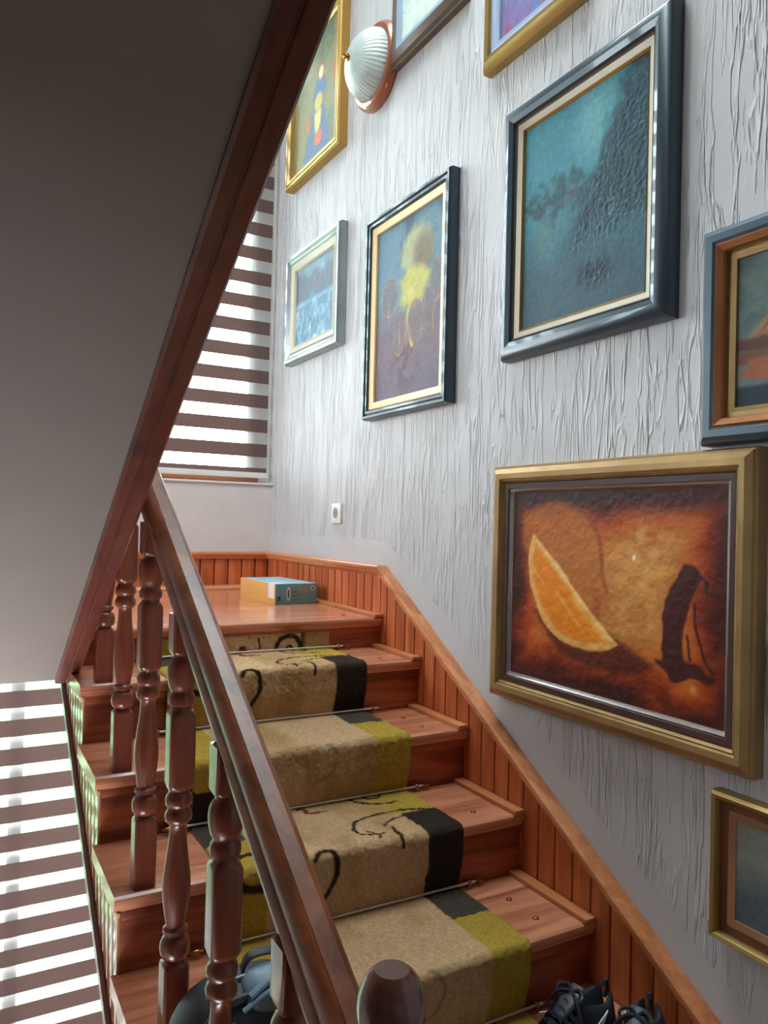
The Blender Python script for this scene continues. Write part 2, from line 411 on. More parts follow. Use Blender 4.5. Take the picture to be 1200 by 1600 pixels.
while x < 1.0:
    x1 = min(x+.05, 1.002); b.box(x+.0022, x1-.0022, YW-.0165, YW, -.27, -.12); x = x1
b.build('beadboard', WD['board'], t2, .0022)
b = MB(); b.prism([(YW, -.114), (YW-.028, -.114), (YW-.032, -.118), (YW-.032, -.125), (YW-.028, -.128), (YW-.022, -.14), (YW, -.143)], 'X', XL, 1.0); b.build('cap_rail', WD['capX'], t2, ang=25)
b = MB(); b.prism([(YW-.016, -.25), (YW-.03, -.25), (YW-.03, -.244), (YW-.024, -.236), (YW-.016, -.232)], 'X', XL, 1.003); b.build('base_moulding', WD['capX'], t2, ang=25)

# ------------------------------------------------------------------ lower staircase
NOSE = [1.775, 1.582, 1.381, 1.186, .990, .793, .597]
TZ = [-.250, -.330, -.447, -.567, -.688, -.809, -.930]
XS0, XS1 = .226, 1.0025
st = thing('staircase', 'varnished pine staircase with carpet runner climbing to the landing below the window', 'staircase', (.6, .6, -1.055))
def nose_prof(yn, yb, zt, th=.024):
    return [(yb, zt), (yn+.006, zt), (yn+.0015, zt-.003), (yn, zt-.008), (yn+.001, zt-.013), (yn+.005, zt-.017), (yn+.007, zt-th), (yb, zt-th)]
def studs(tr, yn, zt, which):
    for dy in which:
        q = MB(); q.lathe([(.0001, .0035), (.003, .0032), (.0052, .0018), (.006, 0)], 14, o=(.914, yn+dy, zt)); q.build('stud', M_STUD, tr)
for k in range(7):
    yn, zt = NOSE[k], TZ[k]
    if k == 0:
        b = MB(); b.prism(nose_prof(yn, YW-.018, zt), 'X', XL+.001, XS1); tr = b.build('landing_platform', WD['treadY'], st, ang=30)
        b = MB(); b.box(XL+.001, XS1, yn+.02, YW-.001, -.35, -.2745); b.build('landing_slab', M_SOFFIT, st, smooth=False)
        studs(tr, yn, zt, (.06,))
        b = MB(); b.box(XS1-.024, XS1-.001, yn-.001, YW-.03, zt, zt+.009); b.build('edge_strip', WD['cap'], tr, .003)
        continue
    yb = NOSE[k-1]+.016
    b = MB(); b.prism(nose_prof(yn, yb, zt), 'X', XS0, XS1); tr = b.build('tread', WD['tread'], st, ang=30)
    b = MB(); b.box(XS1-.026, XS1-.001, yn-.003, yb-.001, zt, zt+.009); b.build('edge_strip', WD['cap'], tr, .003)
    b = MB(); b.prism([(yn+.004, zt-.024), (yb, zt-.024), (yb, zt-.036), (yn+.012, zt-.036), (yn+.005, zt-.03)], 'X', XS0+.004, .2355); b.build('nosing_return', WD['cap'], tr, .001)
    studs(tr, yn, zt, (.055, .13) if k % 2 == 0 else (.05,))
for k in range(7):
    yn = NOSE[k]+.014; z1 = TZ[k]-.0235; z0 = TZ[k+1] if k < 6 else -1.055
    b = MB(); b.box(.238, XS1, yn, yn+.014, z0, z1); b.box(.238, XS1, yn-.005, yn, z1-.016, z1-.001); b.build('riser', WD['riser'], st, .0015)
# outer face: vertical boards under the treads, ending on a sloping string
def sbot(y): return -.785+PITCH*(y-1.22)
b = MB()
for k in range(1, 7):
    ya, yb = NOSE[k]+.014, NOSE[k-1]+.014; n = 5; w = (yb-ya)/n
    for i in range(n):
        a, c = ya+i*w+.0018, ya+(i+1)*w-.0018
        z0a, z0c = max(sbot(a), -1.055), max(sbot(c), -1.055)
        if TZ[k]-.02 > z0c+.002: b.prism([(a, z0a), (c, z0c), (c, TZ[k]-.0245), (a, TZ[k]-.0245)], 'X', .2345, .246)
for i in range(3):
    a = 1.789+i*.04+.0018; c = a+.0364; b.prism([(a, sbot(a)), (c, sbot(c)), (c, -.2745), (a, -.2745)], 'X', .2345, .246)
b.build('side_panel', wood('side_pine', (150, 92, 60), (182, 124, 88), (204, 150, 114), 'Z', .2, .5, False), st, .0018)
b = MB(); l = lambda y: [(x, y, sbot(y)+dz) for x, dz in [(.226, -.014), (.226, .008), (.231, .012), (.2345, .012), (.25, .012), (.25, -.014)]]
b.loft([l(.72), l(1.95)]); b.build('string_moulding', WD['string'], st, ang=25)
b = MB(); l = lambda y: [(x, y, sbot(y)+dz) for x, dz in [(.247, -.012), (.247, .03), (XS1, .03), (XS1, -.012)]]
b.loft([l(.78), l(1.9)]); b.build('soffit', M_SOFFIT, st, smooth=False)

# ------------------------------------------------------------------ upper staircase (seen from underneath)
up = thing('staircase', 'underside of the upper flight, pale sloping soffit edged by a dark red-brown wooden string', 'staircase', (-.2, 1.76, -.35))
def sof(y): return .7175-PITCH*y
def ext(prof, ya, yb): return [[(x, y, sof(y)+dz) for x, dz in prof] for y in (ya, yb)]
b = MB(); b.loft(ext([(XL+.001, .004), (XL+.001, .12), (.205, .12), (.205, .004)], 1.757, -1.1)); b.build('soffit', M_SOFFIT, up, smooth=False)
b = MB(); b.loft(ext([(.199, .006), (.199, -.001), (.203, -.004), (.2165, -.004), (.2185, -.001), (.2205, -.001), (.2225, -.004), (.240, -.004), (.2435, 0), (.2435, .25), (.199, .25)], 1.757, -1.1)); b.build('string_board', WD['string'], up, ang=25)
for k in range(11):
    b = MB(); yn = 1.66-k*.196; b.box(XL+.001, .199, yn-.21, yn, -.25+.12*(k+1)-.02+.02, -.25+.12*(k+1)+.022); b.build('tread', WD['tread'], up, .003)

# ------------------------------------------------------------------ railing
rl = thing('stair_railing', 'varnished turned-baluster railing with sloping handrail on the open side of the stairs', 'railing', (.272, .47, -1.055))
XB = .272
def rz(y): return PITCH*(y-1.0)
def rail_loop(y):
    pr = [(.262, -.147), (.262, -.132), (.2645, -.128), (.2600, -.125), (.2545, -.121), (.2525, -.114), (.2535, -.107), (.2565, -.102), (.2560, -.094), (.2575, -.086), (.2615, -.080), (.2660, -.0775),
          (.2668, -.0785), (.2676, -.0775), (.2830, -.077), (.2875, -.080), (.2910, -.086), (.2920, -.094), (.2905, -.102), (.2920, -.109), (.2915, -.117), (.2880, -.123), (.2840, -.126), (.2820, -.130), (.2820, -.147)]
    return [(x, y, z+rz(y)) for x, z in pr]
b = MB(); b.loft([rail_loop(.488), rail_loop(1.1), rail_loop(1.80)]); b.build('handrail', WD['rail'], rl, ang=28)
BP = [(0, 165, 1), (100, 165, 1), (104, 160, .8), (107, 135, .2), (109, 120, 0), (112, 165, 0), (117, 188, 0), (124, 198, 0), (131, 190, 0), (137, 160, 0), (139, 125, 0), (142, 125, 0), (144, 158, 0), (149, 160, 0), (152, 125, 0),
      (158, 130, 0), (170, 152, 0), (184, 174, 0), (200, 184, 0), (216, 180, 0), (234, 158, 0), (254, 130, 0), (272, 114, 0), (284, 116, 0), (287, 140, 0), (290, 172, 0), (296, 180, 0), (301, 168, 0), (304, 146, 0), (308, 146, 0), (311, 172, 0), (317, 178, 0), (322, 168, 0), (326, 138, 0), (330, 138, 0), (333, 158, .6), (338, 165, 1),
      (428, 165, 1), (433, 158, .6), (436, 138, 0), (440, 138, 0), (443, 170, 0), (449, 176, 0), (454, 166, 0), (457, 144, 0), (461, 144, 0), (465, 172, 0), (474, 192, 0), (484, 200, 0), (493, 190, 0), (500, 160, 0), (503, 130, 0), (506, 130, 0), (509, 158, .7), (513, 165, 1), (590, 165, 1)]
def turned(prof, zoff=0, scale=1.0, n=32):
    loops = []
    for h, r, q in prof:
        l = []
        for i in range(n):
            a = 2*math.pi*(i+.5)/n; c, s_ = math.cos(a), math.sin(a)
            rs = min(r/max(abs(c), abs(s_)), r*1.33); rr = (r*(1-q)+rs*q)*1e-4*scale
            l.append((c*rr, s_*rr, h*1e-3+zoff))
        loops.append(l)
    b = MB(); b.loft(loops); return b
b0 = None
for k in range(1, 7):
    y = NOSE[k]+.027; z = TZ[k]; top = rz(y)-.1475-z+.010
    pr = [p for p in BP if p[0] < top*1000-6]
    if top*1000 < 513: pr = pr
    pr = pr+[(top*1000, 165, 1)]
    b = turned(pr); b.v = [(vx+XB, vy+y, vz+z) for vx, vy, vz in b.v]
    b.build('baluster', WD['post'], rl, ang=40)
NY = .47
np_ = [(0, 330, 1), (250, 330, 1), (256, 300, .5), (262, 250, 0), (272, 300, 0), (285, 310, 0), (296, 240, 0), (330, 270, 0), (380, 310, 0), (430, 260, 0), (470, 210, 0), (482, 290, 0), (492, 300, 0), (500, 250, 0), (508, 300, .6), (515, 320, 1), (655, 320, 1), (662, 300, .5), (668, 220, 0), (676, 150, 0), (682, 140, 0)]
b = turned(np_); b.v = [(vx+.28, vy+NY, vz-1.055) for vx, vy, vz in b.v]; nw = b.build('newel_post', WD['post'], rl, ang=40)
b = MB(); b.lathe([(.0001, 0), (.0125, 0), (.0132, -.0005), (.0165, -.0032), (.0205, -.0085), (.0235, -.016), (.0248, -.025), (.0244, -.034), (.022, -.043), (.0175, -.051), (.0125, -.056), (.013, -.0585)], 48, o=(.28, NY, -.315)); b.build('finial', WD['finial'], nw, ang=32)

# ------------------------------------------------------------------ carpet runner
CX0, CX1 = .392, .853
cp = []; mark = []          # (y,z,normal y,normal z, tread index, s on tread, region)
ths = .0065
for k in range(7):
    # riser below level k (above tread k+1)
    yn, zt = NOSE[k], TZ[k]; zb = TZ[k+1] if k < 6 else -1.055
    ztop = zt-.034 if k == 0 else None
    pts = []
    if k == 0:
        for z in np.arange(zt-.031, zb+.004, -.003): pts.append((yn+.0145-ths, z, -1, 0, 'r'))
    else:
        yback = NOSE[k-1]+.014
        for y in np.arange(yback-.004, yn+.004, -.003): pts.append((y, zt+ths, 0, 1, 't'))
        for a in np.linspace(0, math.pi/2, 8): pts.append((yn+.004-math.sin(a)*.0125, zt-.006+math.cos(a)*.0125, -math.sin(a), math.cos(a), 'n'))
        z_end = zb+.004; n = int((zt-.006-z_end)/.003)
        for i in range(1, n+1):
            tt = i/n; pts.append((yn-.0085+.0135*sm(.35, 1.0, np.array(tt)), zt-.006-(zt-.006-z_end)*tt, -1, 0, 'r'))
    s_ = 0
    for i, p in enumerate(pts):
        if i: s_ += math.hypot(p[0]-pts[i-1][0], p[1]-pts[i-1][1])
        cp.append(p[:4]); mark.append((k, s_))
cp = np.array([[float(c) for c in p] for p in cp]); mk = np.array(mark)
nxs = 165; xs = np.linspace(CX0, CX1, nxs); ns = len(cp)
SS, XX = np.meshgrid(np.arange(ns), xs, indexing='ij'); SS = SS.ravel(); XX = XX.ravel()
K = mk[SS, 0]; A = mk[SS, 1]
rg = np.random.RandomState(3)
wob = (fbm(SS/ns, (XX-CX0)/.461, 90, 20, 5)-.5)*.006
x_, a_ = XX+wob, A+wob
cream, yel, drk = C(232, 190, 146), C(208, 172, 74), C(64, 53, 46)
drk_sheen = C(90, 82, 72)  # dark border at the tread rears, lightened by painted-in window sheen
rgb = np.tile(cream, (len(XX), 1))
rgb = mixc(rgb, C(206, 164, 114), sm(.45, .7, fbm(SS/ns, (XX-CX0)/.461, 12, 5, 9)))
odd = (K % 2 == 1); isr0 = K == 0
e = .002
def msk(c): return c.astype(float)
rb = sm(.772-e, .772+e, x_)
lb = 1-sm(.466-e, .466+e, x_)
rgb = mixc(rgb, yel, rb*msk(odd & (a_ <= .115)))
rgb = mixc(rgb, yel, sm(.68, .80, x_)*msk(odd & (a_ <= .115))*.75)
rgb = mixc(rgb, drk, rb*msk(odd & (a_ > .115+.03*np.clip((.80-x_)/.03, -1, 1)*0)))
rgb = mixc(rgb, drk_sheen, rb*msk(~odd & (a_ <= .10)))
rgb = mixc(rgb, yel, rb*msk(~odd & (a_ > .10)))
rgb = mixc(rgb, C(204, 162, 104), sm(.775, .79, x_)*msk(isr0))
rgb = mixc(rgb, cream, sm(.70, .60, x_)*0)
rgb = mixc(rgb, drk_sheen, lb*msk(odd & (a_ <= .10)))
rgb = mixc(rgb, yel, lb*msk(odd & (a_ > .10)))
rgb = mixc(rgb, yel, lb*msk(~odd & (a_ <= .27)))
rgb = mixc(rgb, drk, lb*msk(~odd & (a_ > .27)))
def stroke(rgb, m, pts, w, col, n=6):
    d = segd(x_, a_, smooth_path(pts, n)); ww = w*(1+.5*(fbm(SS/ns, (XX-CX0)/.461, 200, 60, 4)-.5))
    return mixc(rgb, col, (1-sm(ww*.6, ww*1.25, d))*m)
ink = C(62, 46, 38)
mo = msk(odd)
rgb = stroke(rgb, mo, [(.84, .118), (.79, .100), (.73, .098), (.68, .112), (.655, .140), (.655, .160)], .0036, ink)
rgb = stroke(rgb, mo, [(.80, .122), (.76, .128), (.73, .140), (.715, .152)], .003, ink)
rgb = stroke(rgb, mo, [(.655, .168), (.675, .178), (.70, .180)], .003, ink); rgb = stroke(rgb, mo, [(.675, .162), (.685, .185), (.68, .198)], .003, ink)
rgb = stroke(rgb, mo, [(.725, .165), (.722, .19), (.718, .225)], .0036, ink)
rgb = stroke(rgb, mo, [(.548, .215), (.560, .203), (.578, .205), (.588, .225), (.586, .255), (.565, .290), (.548, .305)], .0052, ink)
rgb = stroke(rgb, mo, [(.515, .190), (.520, .205), (.513, .225)], .004, ink)
rgb = stroke(rgb, mo, [(.45, .16), (.42, .17), (.405, .20), (.42, .235), (.46, .245)], .0075, ink)
rgb = stroke(rgb, mo, [(.712, -.01), (.718, .018), (.738, .042), (.775, .055), (.80, .052)], .0034, ink)
rgb = stroke(rgb, mo, [(.742, -.01), (.748, .014), (.768, .020), (.784, .010), (.776, -.003)], .0034, ink)
rgb = stroke(rgb, mo, [(.60, .012), (.612, .018), (.608, .034), (.628, .040), (.645, .040)], .0052, C(150, 62, 34))
m0 = msk(isr0)
rgb = stroke(rgb, m0, [(.705, .05), (.712, .022), (.735, .006), (.76, .012), (.772, .034), (.768, .05)], .0062, ink)
rgb = stroke(rgb, m0, [(.728, .05), (.735, .034), (.748, .034), (.752, .05)], .0036, ink)
rgb = stroke(rgb, m0, [(.612, .05), (.622, .032), (.632, .05)], .006, C(120, 44, 28)); rgb = stroke(rgb, m0, [(.66, .01), (.665, .03), (.662, .04)], .003, C(140, 60, 40))
me_ = msk((~odd) & (~isr0))
rgb = stroke(rgb, me_, [(.47, .155), (.483, .15), (.49, .16)], .005, C(176, 50, 36))
rgb = stroke(rgb, me_, [(.66, .21), (.68, .235), (.67, .27), (.64, .285)], .004, C(186, 158, 118))
sel = 1-sm(.0005, .0035, np.minimum(XX-CX0, CX1-XX)); rgb = mixc(rgb, C(150, 120, 90), sel*.6)
rgb = np.clip(rgb*(1+(rg.rand(len(XX), 1)-.5)*.16), 0, 1)
dsp = (rg.rand(len(XX))-.5)*.0026+(fbm(SS/ns, (XX-CX0)/.461, 250, 70, 8)-.5)*.003
edge = np.minimum(XX-CX0, CX1-XX); dsp = dsp-(1-sm(0, .003, edge))*.006
V = np.c_[XX, cp[SS, 0]+cp[SS, 2]*dsp, cp[SS, 1]+cp[SS, 3]*dsp]
rc = thing('stair_carpet', 'cream carpet runner with yellow and black borders and dark swirls down the stairs', 'carpet', (.62, .6, -1.055))
grid_mesh('pile', V, ns, nxs, M_CARPET, rc, rgb)
# stair rods
def make_rod():
    t = thing('carpet_rod', 'thin metal rod holding the runner below the landing edge, topmost of the rods', 'carpet rod', (.62, 1.7, -.32), 'carpet rods across the runner')
    b = MB(); b.tube([(-.255, 0, 0), (.262, 0, 0)], .0025, 10); b.build('rod', M_ROD, t, local=True)
    for sx in (-1, 1):
        b = MB(); b.tube([(sx*.262, 0, 0), (sx*.268, 0, 0), (sx*.2695, 0, 0), (sx*.275, 0, 0), (sx*.280, 0, 0), (sx*.284, 0, 0)], [.0021, .0024, .0045, .0045, .0025, .0008], 12); b.build('finial', M_BRASS, t, local=True)
        b = MB(); b.box(sx*.248-.003, sx*.248+.003, -.002, .0115, -.005, .004); b.lathe([(.0045, -.003), (.0055, -.001), (.0055, .001), (.0045, .003)], 16, 'X', (sx*.248, 0, 0)); b.build('bracket', M_BRASS, t, .0006, local=True)
    return t
r0 = make_rod()
RL = ['thin metal rod holding the runner just under the landing edge, topmost of the rods', 'second metal carpet rod from the top, below the first black border patch',
      'third metal carpet rod from the top, crossing under a yellow border patch', 'fourth metal carpet rod from the top, below the lower black border patch', 'lowest metal carpet rod, beside the black trainers', 'metal carpet rod on the bottom step hidden behind the newel']
for k in range(6):
    r = r0 if k == 0 else copy_tree(r0); r.location = P(.625, NOSE[k]+.0025, TZ[k+1]+.0105); r['label'] = RL[k]

# ------------------------------------------------------------------ blinds
def blind(zt, zb, tops, bh, xr, label, x0=-.60):
    y = YW+.012
    t = thing('zebra_blind', label, 'blind', (0.2, y, zt)); 
    b = MB(); z = zt; spans = []
    for a in tops:
        if a > zt or a < zb: continue
        spans.append((a, max(a-bh, zb)))
    cur = zt
    for a, c in spans:
        if cur > a: b.add([(x0, y, a), (xr, y, a), (xr, y, cur), (x0, y, cur)], [(0, 1, 2, 3)], 0)
        b.add([(x0, y, c), (xr, y, c), (xr, y, a), (x0, y, a)], [(0, 1, 2, 3)], 1); cur = c
    if cur > zb: b.add([(x0, y, zb), (xr, y, zb), (xr, y, cur), (x0, y, cur)], [(0, 1, 2, 3)], 0)
    b.build('fabric', [M_SHEER, M_BROWN], t, smooth=False)
    b = MB(); b.box(x0, xr+.004, y-.007, y+.007, zb-.019, zb+.001); b.build('bottom_bar', M_WHITE, t, .002)
    b = MB(); b.box(x0, xr+.004, y-.012, y+.012, zt, zt+.05); b.build('cassette', M_WHITE, t, .004)
    b = MB(); pts = [(xr+.009, y, zt), (xr+.009, y, zt-.6), (xr+.010, y, max(zb+.3, zt-1.3)), (xr+.013, y, max(zb+.32, zt-1.28)), (xr+.013, y, zt)]
    b.tube(pts, .0012, 6); b.build('pull_chain', M_WHITE, t)
    return t
blind(1.70, .1695, [.275+.0895*k for k in range(15, -1, -1)]+[.1875], .0475, .9985, 'striped brown and sheer white roller blind over the window above the landing')
blind(-.432, -1.80, [-.5560-.0895*k for k in range(-1, 14)], .0525, .93, 'striped brown and sheer white roller blind on the lower window beside the stairs', -.60)

# ------------------------------------------------------------------ pictures
def frame_mesh(prof, Y0, Y1, z0, z1):
    # prof (inset, height off the wall); loops round the rectangle with mitred corners
    loops = []
    for (cy, cz, sy, sz) in ((Y1, z0, -1, 1), (Y0, z0, 1, 1), (Y0, z1, 1, -1), (Y1, z1, -1, -1), (Y1, z0, -1, 1)):
        loops.append([(XW-h, cy+sy*d, cz+sz*d) for d, h in prof])
    b = MB(); n = len(prof); v = [p for l in loops[:4] for p in l]; f = []
    for k in range(4):
        for i in range(n-1): f.append((k*n+i, k*n+i+1, ((k+1) % 4)*n+i+1, ((k+1) % 4)*n+i))
    b.add(v, f); return b
def picture(label, Y0, Y1, z0, z1, rings, canvas, res, disp=.0006, group=None, glassy=False):
    t = thing('framed_painting', label, 'painting', (XW, (Y0+Y1)/2, z0), group)
    dl = 0
    for i, (nm, mat, prof, lb) in enumerate(rings):
        o = frame_mesh(prof, Y0, Y1, z0, z1).build(nm, mat, t, ang=30)
        if lb: o['label'] = lb
        dl = prof[-1][0]; hl = prof[-1][1]
    a0, a1, c0, c1 = Y0+dl-.002, Y1-dl+.002, z0+dl-.002, z1-dl+.002
    nu = max(8, int((a1-a0)/res)); nv = max(8, int((c1-c0)/res))
    U, V_ = np.meshgrid(np.linspace(0, 1, nu), np.linspace(0, 1, nv), indexing='ij'); U = U.ravel(); V_ = V_.ravel()
    asp = (a1-a0)/(c1-c0)
    rgb, h = canvas(U, V_, asp)
    hh = XW-hl-.0005
    verts = np.c_[hh-np.clip(h, -1, 1)*disp, a1+(a0-a1)*U, c0+(c1-c0)*V_]
    cv = grid_mesh('canvas', verts, nu, nv, M_CANVAS, t, np.clip(rgb, 0, 1))
    b = MB(); b.box(XW-.006, XW-.001, Y0+.004, Y1-.004, z0+.004, z1-.004); b.build('backing', M_BLACK, t, smooth=False)
    return t
GOLD = plain('aged_gold', (172, 142, 88), .4, .8, .05, .1, 80)
GOLD2 = plain('bright_gold', (184, 144, 78), .38, .85, .04)
BRONZE = plain('bronze_gold', (162, 130, 88), .4, .7, .12, .15, 120)
DKBROWN = plain('dark_brown_liner', (70, 42, 36), .35, 0, .05)
SILVER = plain('silver_lip', (212, 204, 200), .2, .9, .03)
SLATE = plain('slate_blue_lacquer', (64, 84, 98), .36, .1, .06, coat=.3)
NAVY = plain('black_blue_lacquer', (46, 62, 74), .38, .1, .04, coat=.35)
CREAM = plain('cream_linen_liner', (196, 186, 166), .6, 0, .04, .2, 300)
COPPER = plain('copper_leaf', (176, 116, 78), .35, .7, .12, .15, 120)
PALEGREY = plain('pale_silver_wood', (150, 156, 158), .3, .5, .1)
RUST = plain('red_brown_wood', (112, 62, 40), .4, 0, .12)
WALNUT = plain('walnut_wood', (96, 70, 60), .4, 0, .15)
TAN = plain('tan_passepartout', (150, 104, 72), .6, 0, .06)
PINKGOLD = plain('pale_gold_liner', (220, 184, 134), .45, .3, .04)
def grain(rgb, u, v, amt, seed, fx=60, fy=60): return rgb*(1+(fbm(u, v, fx, fy, seed, 3)-.5)[:, None]*amt)
def c_orange(u, v, asp):
    n = fbm(u, v, 4, 4, 1); n2 = fbm(u, v, 14, 14, 2)
    ed = np.minimum(np.minimum(u*asp, (1-u)*asp), np.minimum(v, 1-v)*1.0)+(n-.5)*.30+(n2-.5)*.10
    rgb = mixc(np.tile(C(200, 126, 58), (len(u), 1)), C(216, 146, 74), sm(.45, .65, n2)*sm(.3, .1, np.hypot((u-.66)*asp, (v-.6)*.6)))
    rgb = mixc(rgb, C(190, 84, 20), 1-sm(.13, .34, ed)); rgb = mixc(rgb, C(140, 46, 12), 1-sm(.06, .20, ed)); rgb = mixc(rgb, C(70, 22, 14), 1-sm(-.02, .12, ed))
    rgb = mixc(rgb, C(52, 22, 26), sm(.86, .98, v+(n-.5)*.1)*.8)
    d = polysd(u, v, smooth_path([(.06, .72), (.07, .86), (.16, .92), (.27, .94), (.40, .89), (.48, .76), (.50, .58), (.53, .47), (.50, .40), (.38, .42), (.2, .5), (.06, .72)], 5)[:-1], asp)
    rgb = mixc(rgb, C(190, 106, 40)*np.ones(3), (1-sm(-.01, .02, d))*.75)
    rgb = mixc(rgb, C(120, 46, 14), (1-sm(0, .025, np.abs(d)))*.45*(v > .5))
    rgb = mixc(rgb, C(150, 70, 22), (1-sm(.0, .07, np.hypot((u-.475)*asp*1.4, (v-.42)*.7)))*.6)
    # shadow of the slice
    d = polysd(u, v, [(.15, .36), (.3, .17), (.44, .13), (.62, .14), (.72, .20), (.57, .28)], asp); rgb = mixc(rgb, C(84, 28, 22), (1-sm(-.02, .035, d))*.85)
    arc = smooth_path([(.13, .77), (.105, .66), (.11, .53), (.15, .40), (.21, .30), (.30, .23), (.42, .205), (.52, .23), (.575, .265)], 6)
    sl = arc+[(.48, .36), (.38, .48), (.30, .58), (.22, .67)]
    d = polysd(u, v, sl, asp)+(n2-.5)*.02; ins = 1-sm(-.006, .006, d)
    rgb = mixc(rgb, C(226, 152, 70), ins)
    da = segd(u, v, arc, asp)
    flesh = ins*sm(.035, .05, da)
    rgb = mixc(rgb, C(238, 134, 22), flesh); fib = vnoise((u*1.0+v*.8) % 1.0, v, 40, 5, 33)
    rgb = mixc(rgb, C(250, 190, 96), flesh*sm(.55, .9, fib)*.55)
    ch = segd(u, v, [(.13, .77), (.22, .67), (.30, .58), (.38, .48), (.48, .36), (.575, .265)], asp); rgb = mixc(rgb, C(246, 206, 140), (1-sm(.012, .05, ch+(n2-.5)*.04))*ins*.85)
    rgb = mixc(rgb, C(236, 170, 90), ins*(1-sm(.028, .042, da)))
    # small flower blots
    for (a, bb) in ((.65, .68), (.67, .78), (.72, .70), (.70, .62), (.68, .56), (.62, .72)):
        dd = np.hypot((u-a)*asp, v-bb); rgb = mixc(rgb, C(226, 164, 92), (1-sm(.012, .05, dd+(n2-.5)*.03))*.75)
    rgb = mixc(rgb, C(240, 220, 210), 1-sm(.006, .012, np.hypot((u-.64)*asp, (v-.68)*.6)))
    fg = smooth_path([(.845, .665), (.89, .655), (.905, .61), (.885, .55), (.868, .47), (.85, .38), (.845, .30), (.852, .26), (.90, .25), (.93, .21), (.965, .205), (.94, .175), (.89, .19), (.85, .165), (.81, .155), (.775, .19), (.735, .235), (.765, .245), (.765, .34), (.765, .43), (.785, .53), (.815, .60), (.845, .665)], 4)[:-1]
    d = polysd(u, v, fg, asp)+(n2-.5)*.03; rgb = mixc(rgb, C(72, 26, 24), 1-sm(-.008, .008, d))
    d = segd(u, v, [(.885, .50), (.89, .40), (.925, .27), (.96, .22)], asp); rgb = mixc(rgb, C(72, 26, 22), 1-sm(.004, .010, d))
    d = segd(u, v, [(.86, .36), (.872, .26)], asp); rgb = mixc(rgb, C(72, 26, 22), 1-sm(.004, .009, d))
    d = segd(u, v, [(.89, .63), (.925, .60), (.93, .55)], asp); rgb = mixc(rgb, C(60, 26, 26), 1-sm(.004, .012, d))
    rgb = mixc(rgb, C(224, 160, 80), (1-sm(.0, .03, np.hypot((u-.885)*asp, v-.14)))*.8)
    return grain(rgb, u, v, .13, 50, 24, 24), (fbm(u, v, 40, 40, 60, 3)-.5)*2*.8+ins*.8
def c_blue(u, v, asp):
    n = fbm(u, v, 4, 5, 11); n2 = fbm(u, v, 18, 22, 12)
    rgb = mixc(np.tile(C(62, 124, 138), (len(u), 1)), C(50, 86, 98), sm(.75, .1, v+(n-.5)*.3))
    rgb = mixc(rgb, C(114, 162, 166), (1-sm(0, .32, np.hypot((u-.60)*1.2, (v-.86))))*.75)
    rgb = mixc(rgb, C(42, 62, 74), sm(0, .14, (u-.47)-(.98-v)*.0-(v-.55)*.75+(n2-.5)*.2)*sm(.25, .45, v)*.85)
    rgb = mixc(rgb, C(38, 64, 72), (1-sm(.0, .1, np.abs(v-.58-(n2-.5)*.25)))*(1-sm(.5, .62, u))*.8)
    rgb = mixc(rgb, C(120, 120, 70), (1-sm(0, .13, np.hypot((u-.2)*1.1, v-.42)))*n2*.5)
    rgb = mixc(rgb, C(46, 74, 88), sm(.42, .05, v+(n-.5)*.25)*.7)
    rgb = mixc(rgb, C(30, 48, 58), (1-sm(.02, .09, np.hypot((u-.62)*.45, (v-.16)+(n2-.5)*.08)))*.8)
    rgb = mixc(rgb, C(120, 134, 120), (1-sm(0, .06, np.hypot((u-.78)*.5, v-.40)))*sm(.5, .7, n2)*.6)
    rgb = mixc(rgb, C(108, 66, 70), (1-sm(.004, .018, segd(u, v, [(.36, .53), (.46, .58)], asp)))*.5)
    rough = np.clip(sm(0, .2, (u-.47)-(v-.55)*.75)*sm(.2, .4, v)+(1-sm(.03, .1, np.hypot((u-.62)*.45, v-.16))), 0, 1)
    sp = vnoise(u, v, 90, 110, 77)
    rgb = mixc(rgb, C(150, 170, 178), rough*sm(.86, .96, sp)*.5)
    return grain(rgb, u, v, .25, 13), ((fbm(u, v, 90, 110, 14, 2)-.5)*3*rough+(n2-.5)*.5)
